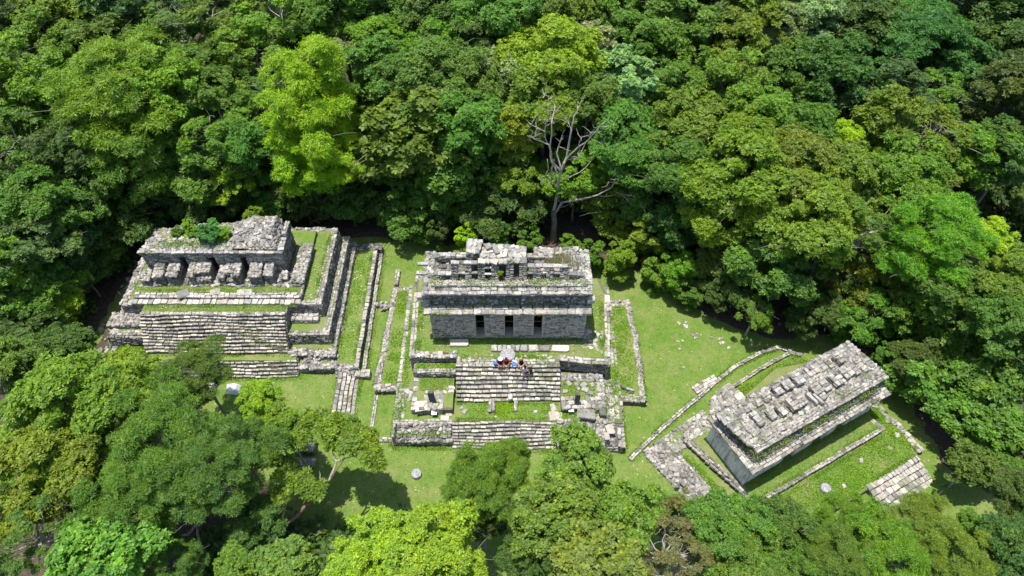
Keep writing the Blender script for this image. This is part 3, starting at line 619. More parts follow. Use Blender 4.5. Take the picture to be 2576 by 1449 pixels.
def stela2(uv, zb, h, w, label, lean):
    V = []
    for z, k in ((0, 1.0), (.35, .98), (.8, 1.0), (.95, .96), (1.0, .82)):
        for sx, sy in ((-1, -1), (1, -1), (1, 1), (-1, 1)): V.append((sx*w/2*k+.01*math.sin(z*9), sy*.13*k, z*h))
    F = [(i*4+j, i*4+(j+1) % 4, i*4+4+(j+1) % 4, i*4+4+j) for i in range(4) for j in range(4)]+[(16, 17, 18, 19)]
    p = XY(uv, zb); o = link('stela', mesh_np('stela', V, F, [M_DARKST])); o.location = (p.x, p.y, zb-.04); o.rotation_euler = (lean[0], lean[1], 0); return tag(o, label, 'stela')
m, nt, b = mat('dark_stela_stone'); M_DARKST = m
tc = N(nt, 'ShaderNodeTexCoord'); n1 = noise(nt, 9, 6, .7, tc.outputs['Object']); nt.links.new(ramp(nt, n1, [(.35, (.045, .045, .05)), (.6, (.13, .13, .135)), (.75, (.25, .25, .25))]), b.inputs['Base Color']); bump(nt, b, n1, .7, .05)
stela2(c3(625, 578), 2.1, 1.4, .42, 'dark upright stela on the left wing pad, beside the big pale boulder', (-.03, -.06))
stela2(c3(1832, 590), 2.05, 1.35, .36, 'dark upright stela with a pale top on the right wing of the middle platform', (-.03, 0))
M_WHITE = plain('white_panel', (.75, .75, .74), .5); M_METAL = plain('dark_metal', (.06, .06, .06), .5)
def info_sign(x, y, z, label, h=.45):
    r = empty('info_sign', (x, y, z), label, 'sign', 'small information signs')
    V = [(-.02, -.02, 0), (.02, -.02, 0), (.02, .02, 0), (-.02, .02, 0), (-.02, -.02, h), (.02, -.02, h), (.02, .02, h), (-.02, .02, h)]
    F = [(0, 1, 5, 4), (1, 2, 6, 5), (2, 3, 7, 6), (3, 0, 4, 7), (4, 5, 6, 7)]
    link('post', mesh_np('post', V, F, [M_METAL]), r)
    bx = [(sx*.2, sy*.17+ (0), zz) for zz in (0, .03) for sx, sy in ((-1, -1), (1, -1), (1, 1), (-1, 1))]
    F = [(0, 1, 5, 4), (1, 2, 6, 5), (2, 3, 7, 6), (3, 0, 4, 7), (4, 5, 6, 7), (3, 2, 1, 0)]
    o = link('panel', mesh_np('panel', bx, F, [M_WHITE]), r, (0, -.02, h)); o.rotation_euler = (R(20), 0, 0)
p = XY(c3(635, 665), 1.95); info_sign(p.x, p.y, 1.46, 'small white sign on a post in front of the left stela')
p = XY(c3(1785, 640), 1.95); info_sign(p.x, p.y, 1.46, 'small white sign on a post in front of the right stela')
p = XY(c3(1915, 655), 2.1); slab_thing('stone_slab', p.x, p.y-.15, 1.7, 1.35, .8, .34, 'big flat tan slab beside the right stela', mi=1, yaw=-.1, tilt=(.05, 0), v=11)
p = XY(c3(2050, 645), 2.1); slab_thing('boulder', p.x, p.y, 1.7, .55, .8, .4, 'dark squared boulder at the right end of the slab by the right stela', 'boulder', mi=2, v=9)

# ================================================================ LEFT RUIN
P1 = T('stepped_platform', (-23, 36, 0), 'tall stepped platform of the left ruin with grass terraces and grey retaining walls', 'platform', budget=300)
def lshape_terrace(name, xl, xr, yf, yb, z0, z1, turf=True, capw=.5, mi=0, batter=.12, faces='FRL', rub=False):
    b_ = batter
    p = P1.solid(name, [(xl+.08, yf+.08, z0-.05), (xr-.08, yf+.08, z0-.05), (xr-.08, yb, z0-.05), (xl+.08, yb, z0-.05)],
                 [(xl+b_+.08, yf+b_+.08, z1-.08), (xr-b_-.08, yf+b_+.08, z1-.08), (xr-b_-.08, yb, z1-.08), (xl+b_+.08, yb, z1-.08)])
    if turf: P1.sheet('turf', [(xl+b_+.2, yf+b_+.2, z1-.05), (xr-b_-.2, yf+b_+.2, z1-.05), (xr-b_-.2, yb-.1, z1-.05), (xl+b_+.2, yb-.1, z1-.05)])
    if 'F' in faces: P1.patch(p, (xl, yf, z0), (xr, yf, z0), (xr-b_, yf+b_, z1-.05), (xl+b_, yf+b_, z1-.05), mi=mi, mix=(2, .3))
    if 'R' in faces: P1.patch(p, (xr, yf, z0), (xr, yb, z0), (xr-b_, yb, z1-.05), (xr-b_, yf+b_, z1-.05), mi=2, mix=(0, .4))  # right face in darker stone: shade put into the colour
    if 'L' in faces: P1.patch(p, (xl, yb, z0), (xl, yf, z0), (xl+b_, yf+b_, z1-.05), (xl+b_, yb, z1-.05), mi=mi)
    q = capw
    if 'R' in faces: P1.patch(p, (xr-b_+.02, yf+b_, z1), (xr-b_+.02, yb, z1), (xr-b_-q, yb, z1), (xr-b_-q, yf+b_, z1), course=(.22, .32), length=(.25, .5), mi=1, mix=(0, .4), rot=.08)
    if 'L' in faces: P1.rubble(p, (xl+b_+q, yf+b_, z1), (xl+b_+q, yb, z1), (xl+b_-.02, yb, z1), (xl+b_-.02, yf+b_, z1), mi=1, mix=(0, .3))
    if 'F' in faces: P1.patch(p, (xl+b_, yf+b_-.02, z1), (xr-b_, yf+b_-.02, z1), (xr-b_, yf+b_+q*.8, z1), (xl+b_, yf+b_+q*.8, z1), course=(.2, .3), length=(.25, .5), mi=1, mix=(0, .4), rot=.08)
    return p
lshape_terrace('top_terrace', -31.35, -15.1, 33.1, 41.7, 2.3, 3.9, capw=.55)
lshape_terrace('middle_terrace', -32.1, -14.45, 31.2, 42.1, 1.1, 2.45, capw=.55)
P1.patch(None, (-18.0, 32.4, 2.5), (-15.55, 32.4, 2.5), (-15.55, 32.75, 2.85), (-18.0, 32.75, 2.85), mi=1, length=(.3, .6))
lt1 = P1.wbox('ledge', -18.05, -15.6, 32.45, 33.3, 2.35, 2.85, faces='FRT', mi=0)
P1.wbox('ledge', -32.3, -29.3, 31.9, 33.2, 2.3, 2.85, faces='FT', mi=0, topst='rubble')
lshape_terrace('lower_terrace', -32.3, -14.05, 30.2, 42.5, .55, 1.25, capw=.4, faces='RL')
P1.patch(None, (-17.9, 30.1, .6), (-14.1, 30.1, .6), (-14.1, 30.2, 1.2), (-17.9, 30.2, 1.2), mi=0)
P1.rubble(None, (-17.9, 30.05, 1.27), (-14.1, 30.05, 1.27), (-14.1, 30.8, 1.27), (-17.9, 30.8, 1.27), mi=0, mix=(1, .5), prot=.12)
P1.rubble(None, (-17.0, 29.3, .5), (-13.9, 29.2, .3), (-13.9, 30.4, 1.0), (-16.6, 30.2, 1.2), mi=0, mix=(1, .4), size=(.2, .45), prot=.14)
gb = P1.solid('grass_bench', [(-17, 29.3, -.05), (-12.3, 29.3, -.05), (-12.3, 42.3, -.05), (-17, 42.3, -.05)], [(-17, 29.4, .68), (-12.35, 29.4, .68), (-12.35, 42.3, .68), (-17, 42.3, .68)])
P1.sheet('turf', [(-17, 29.6, .73), (-12.5, 29.6, .73), (-12.5, 42.2, .73), (-17, 42.2, .73)])
P1.patch(gb, (-12.25, 29.3, .05), (-12.25, 42.4, .05), (-12.3, 42.4, .72), (-12.3, 29.3, .72), mi=2, mix=(0, .5))  # darker stone paints the shaded right face of the bench
P1.patch(gb, (-12.22, 29.3, .8), (-12.27, 42.4, .8), (-12.62, 42.4, .8), (-12.58, 29.3, .8), course=(.33, .37), length=(.25, .45), mi=1, rot=.08)
P1.patch(gb, (-17.1, 29.2, 0), (-12.3, 29.25, 0), (-12.3, 29.3, .7), (-17.1, 29.3, .7), mi=0, mix=(2, .3))
P1.rubble(gb, (-17.1, 29.2, .76), (-12.3, 29.2, .76), (-12.3, 29.7, .78), (-17.1, 29.6, .78), mi=1, mix=(0, .4), prot=.08)
P1.patch(gb, (-11.75, 29.5, .3), (-11.85, 42.6, .3), (-12.15, 42.6, .3), (-12.05, 29.5, .3), course=(.28, .32), length=(.25, .5), mi=1, rot=.08)
P1.patch(gb, (-11.75, 29.5, 0), (-11.85, 42.6, 0), (-11.85, 42.6, .25), (-11.75, 29.5, .25), mi=0)
P1.rubble(gb, (-16.9, 41.9, .8), (-11.9, 41.9, .8), (-11.9, 42.6, .85), (-16.9, 42.6, .85), mi=2, mix=(0, .5))
P1.rubble(gb, (-31.3, 41.3, 3.9), (-15.2, 41.3, 3.9), (-15.2, 41.7, 3.9), (-31.3, 41.7, 3.9), mi=1, skip=.15)
P1.wbox('ledge', -12.5, -11.3, 28.6, 29.3, 0, .55, faces='FRT', mi=0)
P1.rubble(None, (-14.1, 28.7, .3), (-12.2, 28.6, .4), (-12.2, 29.4, .7), (-14.1, 29.3, .7), mi=0, mix=(1, .4), prot=.12)
# left flank: low broken walls
P1.rubble(None, (-33.2, 31.5, .35), (-32.2, 31.5, 1.2), (-31.9, 41.8, 1.2), (-33.2, 41.8, .35), size=(.2, .5), mi=0, mix=(2, .3), skip=.45)
P1.patch(None, (-32.3, 31.0, 1.3), (-29.3, 31.05, 1.3), (-29.3, 31.1, 2.35), (-32.3, 31.1, 2.35), mi=2)
P1.wbox('ledge', -32.1, -30.6, 29.6, 30.6, 0, .9, faces='FRLT', mi=2, topst='rubble')
P1.box('ledge', -32, -29.4, 29.9, 31.4, 0, 1.1)
P1.sheet('turf', [(-31.9, 30.3, 1.2), (-29.4, 30.3, 1.2), (-29.4, 31.1, 1.2), (-31.9, 31.1, 1.2)])
P1.rubble(None, (-31.6, 29.0, .2), (-30.3, 29.0, .2), (-30.3, 30.3, .9), (-31.6, 30.3, 1.1), mi=2, mix=(0, .5), prot=.12)
for k in range(50):
    P1.rock(None, random.uniform(-34.6, -33.1), random.uniform(30.5, 42.5), 0, random.uniform(.15, .55), random.uniform(.15, .4), random.uniform(.1, .25), random.uniform(0, 3), mi=random.choice((0, 1, 1)))

S1a = T('staircase', (-23.5, 31.3, 1.2), 'wide upper staircase of the left ruin with twelve rough courses', 'staircase')
p_ = S1a.stairs('steps', -29.4, -17.9, 30.3, 32.35, 1.25, 3.9, 12, length=(.28, .6), wav=.07)
S1a.solid('stair_fill', [(-29.3, 32.3, 1.0), (-18.0, 32.3, 1.0), (-18.0, 33.2, 1.0), (-29.3, 33.2, 1.0)], [(-29.3, 32.3, 3.8), (-18.0, 32.3, 3.8), (-18.0, 33.2, 3.8), (-29.3, 33.2, 3.8)])
S1a.sheet('turf', [(-29.3, 32.45, 3.86), (-18.0, 32.45, 3.86), (-18.0, 33.5, 3.86), (-29.3, 33.5, 3.86)])
S1a.patch(p_, (-17.86, 30.3, 1.2), (-17.86, 33.2, 1.2), (-17.86, 33.2, 3.85), (-17.86, 32.2, 3.7), mi=2, mix=(0, .4))  # stair flank shade painted with the darker stone
S1a.patch(p_, (-29.4, 32.2, 3.93), (-17.9, 32.2, 3.93), (-17.9, 32.5, 3.93), (-29.4, 32.5, 3.93), course=(.3, .34), length=(.25, .5), mi=1, rot=.08)
S1b = T('staircase', (-24, 29.4, 0), 'lowest short flight of steps of the left ruin, partly behind a dark treetop', 'staircase')
p_ = S1b.stairs('steps', -31.0, -17.1, 28.8, 29.7, 0, 1.15, 5, length=(.28, .6), wav=.08)
S1b.solid('stair_fill', [(-30.8, 29.65, -.05), (-17.2, 29.65, -.05), (-17.2, 30.9, -.05), (-30.8, 30.9, -.05)], [(-30.8, 29.65, 1.08), (-17.2, 29.65, 1.08), (-17.2, 30.9, 1.08), (-30.8, 30.9, 1.08)])
S1b.sheet('turf', [(-30.8, 29.7, 1.17), (-17.2, 29.7, 1.17), (-17.2, 30.6, 1.17), (-30.8, 30.6, 1.17)])
S1b.patch(p_, (-17.06, 28.85, 0), (-17.06, 30.9, 0), (-17.06, 30.9, 1.1), (-17.06, 29.9, 1.0), mi=2)
# two long steps before the piers
S1c = T('long_steps', (-24, 33.9, 3.9), 'pair of long low stone steps between the two grass strips of the left ruin', 'steps', budget=120)
for i, (ya, yb, z) in enumerate(((33.15, 33.75, 4.08), (33.65, 34.3, 4.25))):
    pp = S1c.box('step', -30.2+i*.1, -16.9, ya+.05, yb, 3.8, z-.1)
    S1c.patch(pp, (-30.3+i*.1, ya, z), (-16.8, ya, z), (-16.8, yb-.1, z), (-30.3+i*.1, yb-.1, z), course=(.46, .56), length=(.3, .65), mi=1, mix=(3, .3), thick=.22, rot=.04)
bn = S1c.box('step', -30.0, -16.9, 34.2, 41, 3.8, 4.22)
S1c.sheet('turf', [(-30.0, 34.15, 4.26), (-16.9, 34.15, 4.26), (-16.9, 35.2, 4.26), (-30, 35.2, 4.26)])
S1c.sheet('turf', [(-18.2, 35.0, 4.25), (-16.9, 35.0, 4.25), (-16.9, 41, 4.25), (-18.2, 41, 4.25)])
S1c.sheet('turf', [(-30.0, 35.0, 4.25), (-29.6, 35.0, 4.25), (-29.6, 37, 4.25), (-27.3, 41, 4.25), (-30, 41, 4.25)])
S1c.sheet('turf', [(-28.5, 39.45, 4.255), (-18.2, 39.45, 4.255), (-18.2, 41, 4.255), (-28.5, 41, 4.255)])
# fallen slabs
for i, (u, v_, w, d, yaw, lab, mi) in enumerate(((785, 698, .95, .75, .5, 'dark diamond-shaped slab lying on the long steps', 2), (1030, 685, .8, .6, .35, 'cracked grey slab in two tilted pieces on the long steps', 0), (1250, 685, 1.25, .62, .05, 'pale rectangular slab with a raised border on the long steps', 1))):
    p = XY(c1(u, v_), 4.35); slab_thing('fallen_slab', p.x, p.y, 4.24, w, d, .14, lab, 'fallen slab', yaw=yaw, mi=mi, tilt=(.08, .03), v=i*3)
p = XY(c1(1067, 768), 4.0); slab_thing('stone_block', p.x, p.y, 3.86, .34, .3, .2, 'small square pale block on the grass below the long steps', 'stone block', v=2)
p = XY(c1(398, 775), 4.0); slab_thing('stone_block', p.x, p.y, 3.86, .42, .34, .25, 'grey stone block at the left end of the long steps', 'stone block', mi=0, v=7)
p = XY(c1(1290, 778), 3.9); slab_thing('stone_block', p.x, p.y, 3.86, .35, .25, .1, 'flat pale stone in the grass above the upper staircase of the left ruin', 'stone block', mi=1, v=8)

# temple of the left ruin
T1 = T('temple', (-24, 38, 4.2), 'ruined temple with a row of stone piers and a collapsed rubble roof', 'temple', budget=300)
WY = 36.25; wx0, wx1 = -29.55, -18.3
T1.box('floor', -30.1, -16.9, 34.85, 36.4, 4.1, 4.3)
T1.rubble(None, (-30.1, 34.75, 4.36), (-17.0, 34.75, 4.36), (-17.0, 36.3, 4.36), (-30.1, 36.3, 4.36), mi=1, mix=(0, .3), size=(.2, .45), skip=.12)
d1 = [(XY(c1(a, 500), 5).x, XY(c1(b_, 500), 5).x) for a, b_ in ((792, 838), (995, 1055), (1242, 1283))]
ed = [wx0] + [v for d in d1 for v in d] + [wx1]
for i in range(0, len(ed), 2):
    w = T1.box('wall', ed[i], ed[i+1], WY+.08, WY+.9, 4.1, 6.5)
    T1.patch(w, (ed[i], WY, 4.3), (ed[i+1], WY, 4.3), (ed[i+1], WY, 6.5), (ed[i], WY, 6.5), course=(.09, .16), length=(.2, .5), mi=0, mix=(3, .4), thick=.16)
    T1.patch(w, (ed[i+1], WY, 4.3), (ed[i+1], WY+.8, 4.3), (ed[i+1], WY+.8, 6.3), (ed[i+1], WY, 6.3), course=(.1, .17), mi=2, thick=.1)
for a, b_ in d1:
    w = T1.box('lintel', a-.2, b_+.2, WY+.02, WY+.8, 6.1, 6.4); T1.patch(w, (a-.2, WY-.02, 6.1), (b_+.2, WY-.02, 6.1), (b_+.2, WY, 6.5), (a-.2, WY, 6.5), mi=2, length=(.3, .6), thick=.1)
T1.solid('wall', *[[(wx0+.1, WY+.8, z), (wx0+.9, WY+.8, z), (wx0+2.9, 39.3, z), (wx0+2.3, 39.3, z)] for z in (4.1, 6.4)]); T1.patch(None, (wx0, 38.0, 4.3), (wx0, WY, 4.3), (wx0, WY, 6.5), (wx0, 37.6, 6.5), mi=0)
w = T1.box('wall', wx1-.7, wx1-.1, WY+.8, 39.3, 4.1, 6.4); T1.patch(w, (wx1, WY, 4.3), (wx1, 39.4, 4.3), (wx1, 39.4, 6.5), (wx1, WY, 6.5), mi=2, mix=(0, .4))  # right end wall laid darker, shade included in its colour
T1.box('wall', wx0+2.4, wx1-.1, 38.7, 39.3, 4.1, 6.4)
# eaves and roof: bilinear slopes
ev = T1.solid('eaves', *[[(x, y, z) for x, y in ((wx0-.1, WY+.0), (wx1+.08, WY+.0), (wx1+.15, 39.4), (wx0+2.3, 39.3), (wx0+.3, WY+1.6))] for z in (6.42, 6.62)])
T1.patch(ev, (wx0-.12, WY-.08, 6.42), (wx1+.1, WY-.08, 6.42), (wx1+.1, WY-.05, 6.72), (wx0-.12, WY-.05, 6.72), course=(.14, .16), length=(.3, .7), mi=0, thick=.25)
T1.patch(ev, (wx0-.15, WY-.1, 6.74), (wx1+.12, WY-.1, 6.74), (wx1+.12, WY+.2, 6.76), (wx0-.15, WY+.2, 6.76), course=(.34, .4), length=(.3, .8), mi=1, mix=(0, .3), thick=.15)
xm = XY(c1(1190, 250), 7.0).x
rf = T1.solid('roof_rubble', [(wx0, WY+.1, 6.5), (xm, WY+.1, 6.5), (xm, 39.1, 6.5), (wx0+2.3, 39.1, 6.5)], [(wx0+.3, WY+.5, 6.68), (xm, WY+.5, 6.75), (xm, 38.9, 6.9), (wx0+2.6, 38.7, 6.85)])
T1.rubble(rf, (wx0-.15, WY+.15, 6.72), (xm, WY+.15, 6.78), (xm, WY+1.15, 6.95), (wx0+.8, WY+1.5, 6.9), mi=0, mix=(1, .45), size=(.18, .42), prot=.07)
T1.rubble(rf, (wx0+.1, WY+1.2, 6.85), (wx0+1.4, WY+1.4, 6.93), (wx0+3.2, 39.1, 6.95), (wx0+2.2, 39.1, 6.7), mi=1, mix=(0, .4), size=(.2, .42), skip=.2)
T1.rubble(rf, (wx0+2.4, 38.8, 6.92), (xm+.5, 38.8, 7.0), (xm+.5, 39.3, 6.95), (wx0+2.4, 39.3, 6.8), mi=1, size=(.18, .36), skip=.25)
T1.sheet('turf', [(wx0+1.2, WY+1.35, 6.93), (wx0+2.6, WY+1.15, 6.93), (wx0+4.2, WY+1.3, 6.94), (wx0+5.6, WY+.95, 6.94), (xm+.2, WY+1.1, 6.97), (xm+.4, 39.0, 7.02), (wx0+2.9, 38.9, 6.95)])
for k in range(40): T1.rock(rf, random.uniform(wx0+1.2, xm), random.gauss(WY+1.25, .16), 6.9, random.uniform(.15, .4), random.uniform(.15, .3), .1, random.uniform(0, 3), mi=random.choice((0, 1)))
mx0, mx1 = XY(c1(1190, 350), 6.9).x, wx1-.4
mo = T1.solid('roof_mound', [(mx0-.3, WY+.45, 6.5), (mx1, WY+.45, 6.5), (mx1+.15, 39.3, 6.5), (mx0-.1, 39.3, 6.5)], [(mx0+1.0, WY+1.5, 7.55), (mx1-.6, WY+1.3, 7.65), (mx1-.3, 39.0, 7.85), (mx0+1.0, 39.0, 7.75)])
T1.rubble(mo, (mx0-1.4, WY+.35, 6.8), (mx1+.05, WY+.3, 6.8), (mx1-.5, WY+1.3, 7.7), (mx0+.9, WY+1.55, 7.6), mi=0, mix=(1, .4), size=(.16, .38), prot=.05)
T1.rubble(mo, (mx0+.85, WY+1.45, 7.62), (mx1-.45, WY+1.25, 7.72), (mx1-.25, 39.15, 7.92), (mx0+.95, 39.15, 7.85), mi=0, mix=(1, .5), size=(.22, .46), prot=.06)
T1.rubble(mo, (mx0-.9, 39.2, 6.95), (mx0-1.4, WY+.4, 6.8), (mx0+.95, WY+1.5, 7.65), (mx0+1.0, 39.15, 7.85), mi=0, mix=(1, .4), size=(.2, .42), prot=.06)
T1.rubble(mo, (mx1+.05, WY+.35, 6.75), (mx1+.2, 39.3, 6.75), (mx1-.2, 39.1, 7.95), (mx1-.45, WY+1.3, 7.7), mi=2, mix=(0, .4), size=(.16, .34), prot=.05)  # mound's right slope darkened in colour as its shaded side
w = T1.wbox('wall_end', mx1+.12, wx1+.2, WY+1.6, 39.4, 6.5, 7.15, faces='FRT', mi=2, batter=.05)
T1.patch(ev, (mx1, WY+.2, 6.8), (wx1+.15, WY+.2, 6.8), (wx1+.15, WY+1.6, 6.8), (mx1, WY+1.6, 6.8), mi=1, length=(.25, .5), course=(.3, .4))
# piers: (x0,x1,y_front,top)
def pier(a, b_, yf, zt, yb=WY, topm=0):
    xa, xb = XY(c1(a, 600), 4.8).x, XY(c1(b_, 600), 4.8).x
    p = T1.solid('pier', [(xa+.06, yf+.06, 4.25), (xb-.06, yf+.06, 4.25), (xb-.06, yb, 4.25), (xa+.06, yb, 4.25)], [(xa+.08, yf+.08, zt-.08), (xb-.08, yf+.08, zt-.08), (xb-.08, yb, zt+.1), (xa+.08, yb, zt+.1)])
    T1.patch(p, (xa, yf, 4.3), (xb, yf, 4.3), (xb, yf, zt-.05), (xa, yf, zt-.05), mi=0, mix=(2, .4), thick=.16, course=(.11, .18))
    T1.patch(p, (xb, yf, 4.3), (xb, yb, 4.3), (xb, yb, zt), (xb, yf, zt-.05), mi=2, mix=(0, .3), thick=.16)  # pier's right side gets darker stone as painted shade
    T1.patch(p, (xa, yb, 4.3), (xa, yf, 4.3), (xa, yf, zt-.05), (xa, yb, zt), mi=0, thick=.16)
    T1.rubble(p, (xa, yf-.02, zt), (xb, yf-.02, zt), (xb-.02, yb, zt+.22), (xa+.02, yb, zt+.22), mi=0, mix=(1, .5), size=(.16, .36), prot=.05, rot=.3)
pier(475, 548, 34.85, 4.95, 35.9)
pier(578, 655, 34.9, 5.35); pier(680, 768, 34.9, 5.4)
pier(840, 885, 34.9, 5.45); pier(885, 1000, 34.95, 4.75, 35.3); pier(885, 1000, 35.3, 5.45)
pier(1058, 1108, 34.9, 5.2); pier(1108, 1165, 35.0, 4.65, 35.3); pier(1108, 1165, 35.3, 5.4); pier(1165, 1225, 34.9, 5.4)
pier(1290, 1382, 34.9, 5.4); pier(1398, 1468, 35.05, 5.35)
pier(1512, 1562, 35.2, 4.75, 35.9)
# paved bench at the right end
w = T1.wbox('paved_bench', -17.8, -16.75, 34.9, 39.2, 4.1, 4.62, faces='FRL', mi=2)
T1.rubble(w, (-17.8, 34.9, 4.68), (-16.75, 34.9, 4.68), (-16.75, 39.2, 4.68), (-17.8, 39.2, 4.68), mi=1, mix=(0, .3), size=(.2, .42))
T1.wbox('kerb', -16.95, -16.75, 33.6, 34.9, 4.1, 4.4, faces='RT', mi=1, ins=.03)

# small stairs between the ruins
S4 = T('staircase', (-13.4, 27.2, 0), 'narrow stone stairway running down the lawn between the left and middle ruins', 'staircase', budget=200)
p0, p1_ = XY(c1(1890, 1240), .5), XY(c1(1990, 1290), .5)
S4.M = Matrix.Translation((-12.2, 27.0, 0)) @ Matrix.Rotation(R(91), 4, 'Z')
S4.stairs('steps', -3.2, 1.9, -.05, 1.5, -.02, .8, 5, length=(.3, .6), wav=.04)
# broken walls on the lawn
t = T('low_wall', (-11, 36, 0), 'short stub of wall standing on the grass left of the middle ruin', 'wall', budget=60)
pa = XY(c1(2400, 520), .3); t.wbox('wall_stub', pa.x-.25, pa.x+.12, pa.y-1.8, pa.y, 0, .4, faces='FRLT', mi=1)
t = T('rubble_pile', (-11, 32, 0), 'small heap of broken stones against the outer ledge of the middle ruin', 'rubble', budget=60)
pa = XY(c1(2290, 790), .3)
for k in range(26): t.rock(None, pa.x+random.gauss(0, .28), pa.y+random.gauss(0, .22), random.uniform(0, .3), random.uniform(.15, .4), random.uniform(.15, .35), .2, random.uniform(0, 3), (random.gauss(0, .3), random.gauss(0, .3)), mi=random.choice((0, 1)))
t = T('low_wall', (-10.7, 25, 0), 'thin line of kerb stones in the grass left of the lower front corner of the middle ruin', 'wall', budget=60)
pa, pb = XY(c3(150, 520), .1), XY(c3(112, 800), .1)
q = t.solid('kerb', [(pa.x-.15, pa.y, -.05), (pb.x-.15, pb.y, -.05), (pb.x+.12, pb.y, -.05), (pa.x+.12, pa.y, -.05)], [(pa.x-.15, pa.y, .08), (pb.x-.15, pb.y, .08), (pb.x+.12, pb.y, .08), (pa.x+.12, pa.y, .08)])
t.patch(q, (pb.x+.15, pb.y, .14), (pa.x+.15, pa.y, .14), (pa.x-.15, pa.y, .14), (pb.x-.15, pb.y, .14), course=(.28, .32), length=(.3, .6), mi=1)
pc = XY(c3(300, 900), .1); t.patch(q, (pb.x+.1, pc.y-.15, .16), (pc.x, pc.y-.15, .16), (pc.x, pc.y+.25, .16), (pb.x+.1, pc.y+.25, .16), course=(.3, .4), length=(.3, .5), mi=1)
t = T('low_wall', (-9, 37.6, 0), 'broken kerb across the grass strip behind the left edge of the middle platform', 'wall', budget=60)
t.wbox('kerb', -10.3, -7.9, 37.4, 37.8, 0, .5, faces='FRLT', mi=0, topst='rubble')
t.wbox('kerb', -8.4, -7.6, 37.7, 38.6, 0, 1.3, faces='FRLT', mi=1, topst='rubble')
# small ruin under the left foreground trees
t = T('low_wall', (-16, 22, 0), 'dark fragment of ruined wall glimpsed under the foreground trees', 'wall', budget=80)
pa, pb = XY(c5(1740, 690), .7), XY(c5(1865, 640), .7)
t.wbox('wall', pa.x, pb.x, pa.y-.1, pa.y+.9, 0, .8, faces='FRLT', mi=2, topst='rubble')
t.wbox('wall', pa.x-.3, pb.x+.2, pa.y-1.1, pa.y-.5, 0, .35, faces='FRLT', mi=0, topst='rubble')
for (u, v_) in ((1255, 310), (1375, 330)):
    pass
t = T('marker_rock', (*XY(c5(1372, 330), .2)[:2], 0), 'bright white boulder on the grass beside the dark treetop', 'boulder', budget=30)
M_CHALK = plain('white_chalk', (.85, .85, .83))
pa = XY(c5(1372, 330), .2)
o = t.part('rock_body', mesh_np('rock_body', [Vector((pa.x, pa.y, .2))+Vector(((v[0]*1.1+.12*math.sin(9*v[1]))*(1.15-.5*(v[2]+.5)), (v[1]*.9+.1*math.sin(7*v[0]))*(1.1-.5*(v[2]+.5)), v[2]*.55+.1*v[0])) for v in SV[3]], SFq+SFt, [M_CHALK]))
pa = XY(c5(1258, 312), .2); slab_thing('boulder', pa.x, pa.y, 0, .6, .45, .3, 'smaller white boulder showing between the dark leaves', 'boulder', mi=1, v=4).data = mesh_np('boulder', SV[4], SFq+SFt, [M_CHALK])

# ================================================================ RIGHT RUIN
A3 = R(28.5)
M3 = Matrix.Translation((16.2, 19.45, 0)) @ Matrix.Rotation(A3, 4, 'Z')
P3 = T('stepped_platform', (M3 @ Vector((6, 1, 0)))[:], 'low tilted platform of grass and rubble under the long flat-roofed ruin', 'platform', frame=M3, budget=300)
poly_lo = [(-2.35, 5.0), (-1.75, -1.4), (-1.5, -3.0), (-1.2, -4.4), (7.4, -4.4), (13.0, -4.4), (13.8, -1.6), (13.8, 5.0), (9, 6.4), (5.1, 5.6), (3.9, 7.0), (1.5, 6.0), (-2.2, 5.5)]
f1 = P3.solid('lower_fill', [(x, y, -.05) for x, y in poly_lo], [(x, y, .5) for x, y in poly_lo])
P3.sheet('turf', [(x*.99, y*.99+.02, .55) for x, y in poly_lo])
f1b = P3.solid('rubble_slope', [(-4.4, 5.5, -.05), (-3.2, -1.9, -.05), (-1.6, -3.2, -.05), (-1.5, -1.4, -.05), (-2.0, 5.5, -.05)], [(-4.2, 5.3, .12), (-3.1, -1.7, .08), (-1.7, -2.9, .3), (-1.6, -1.4, .52), (-2.2, 5.2, .52)])
f2 = P3.solid('upper_fill', [(x, y, .4) for x, y in [(-1.2, 4.8), (-.1, -1.5), (12.2, -1.6), (12.1, -.6), (12.9, 4.6), (5, 5.2)]], [(x, y, .92) for x, y in [(-1.2, 4.8), (-.1, -1.5), (12.2, -1.6), (12.1, -.6), (12.9, 4.6), (5, 5.2)]])
P3.sheet('turf', [(x, y, .97) for x, y in [(-1.0, 4.7), (.0, -1.4), (12.0, -1.45), (12.0, -.6), (12.8, 4.5), (5, 5.1)]])
P3.patch(f2, (.0, -1.62, .55), (12.25, -1.72, .55), (12.25, -1.68, .95), (.0, -1.6, .95), mi=0, mix=(2, .3))
P3.patch(f2, (.0, -1.64, 1.02), (12.25, -1.72, 1.02), (12.25, -1.38, 1.02), (.0, -1.3, 1.02), course=(.3, .34), length=(.25, .5), mi=1, rot=.06)
P3.patch(f2, (12.3, -1.7, 1.02), (12.1, -.5, 1.02), (11.7, -.5, 1.02), (11.9, -1.7, 1.02), course=(.36, .42), length=(.4, .8), mi=1)
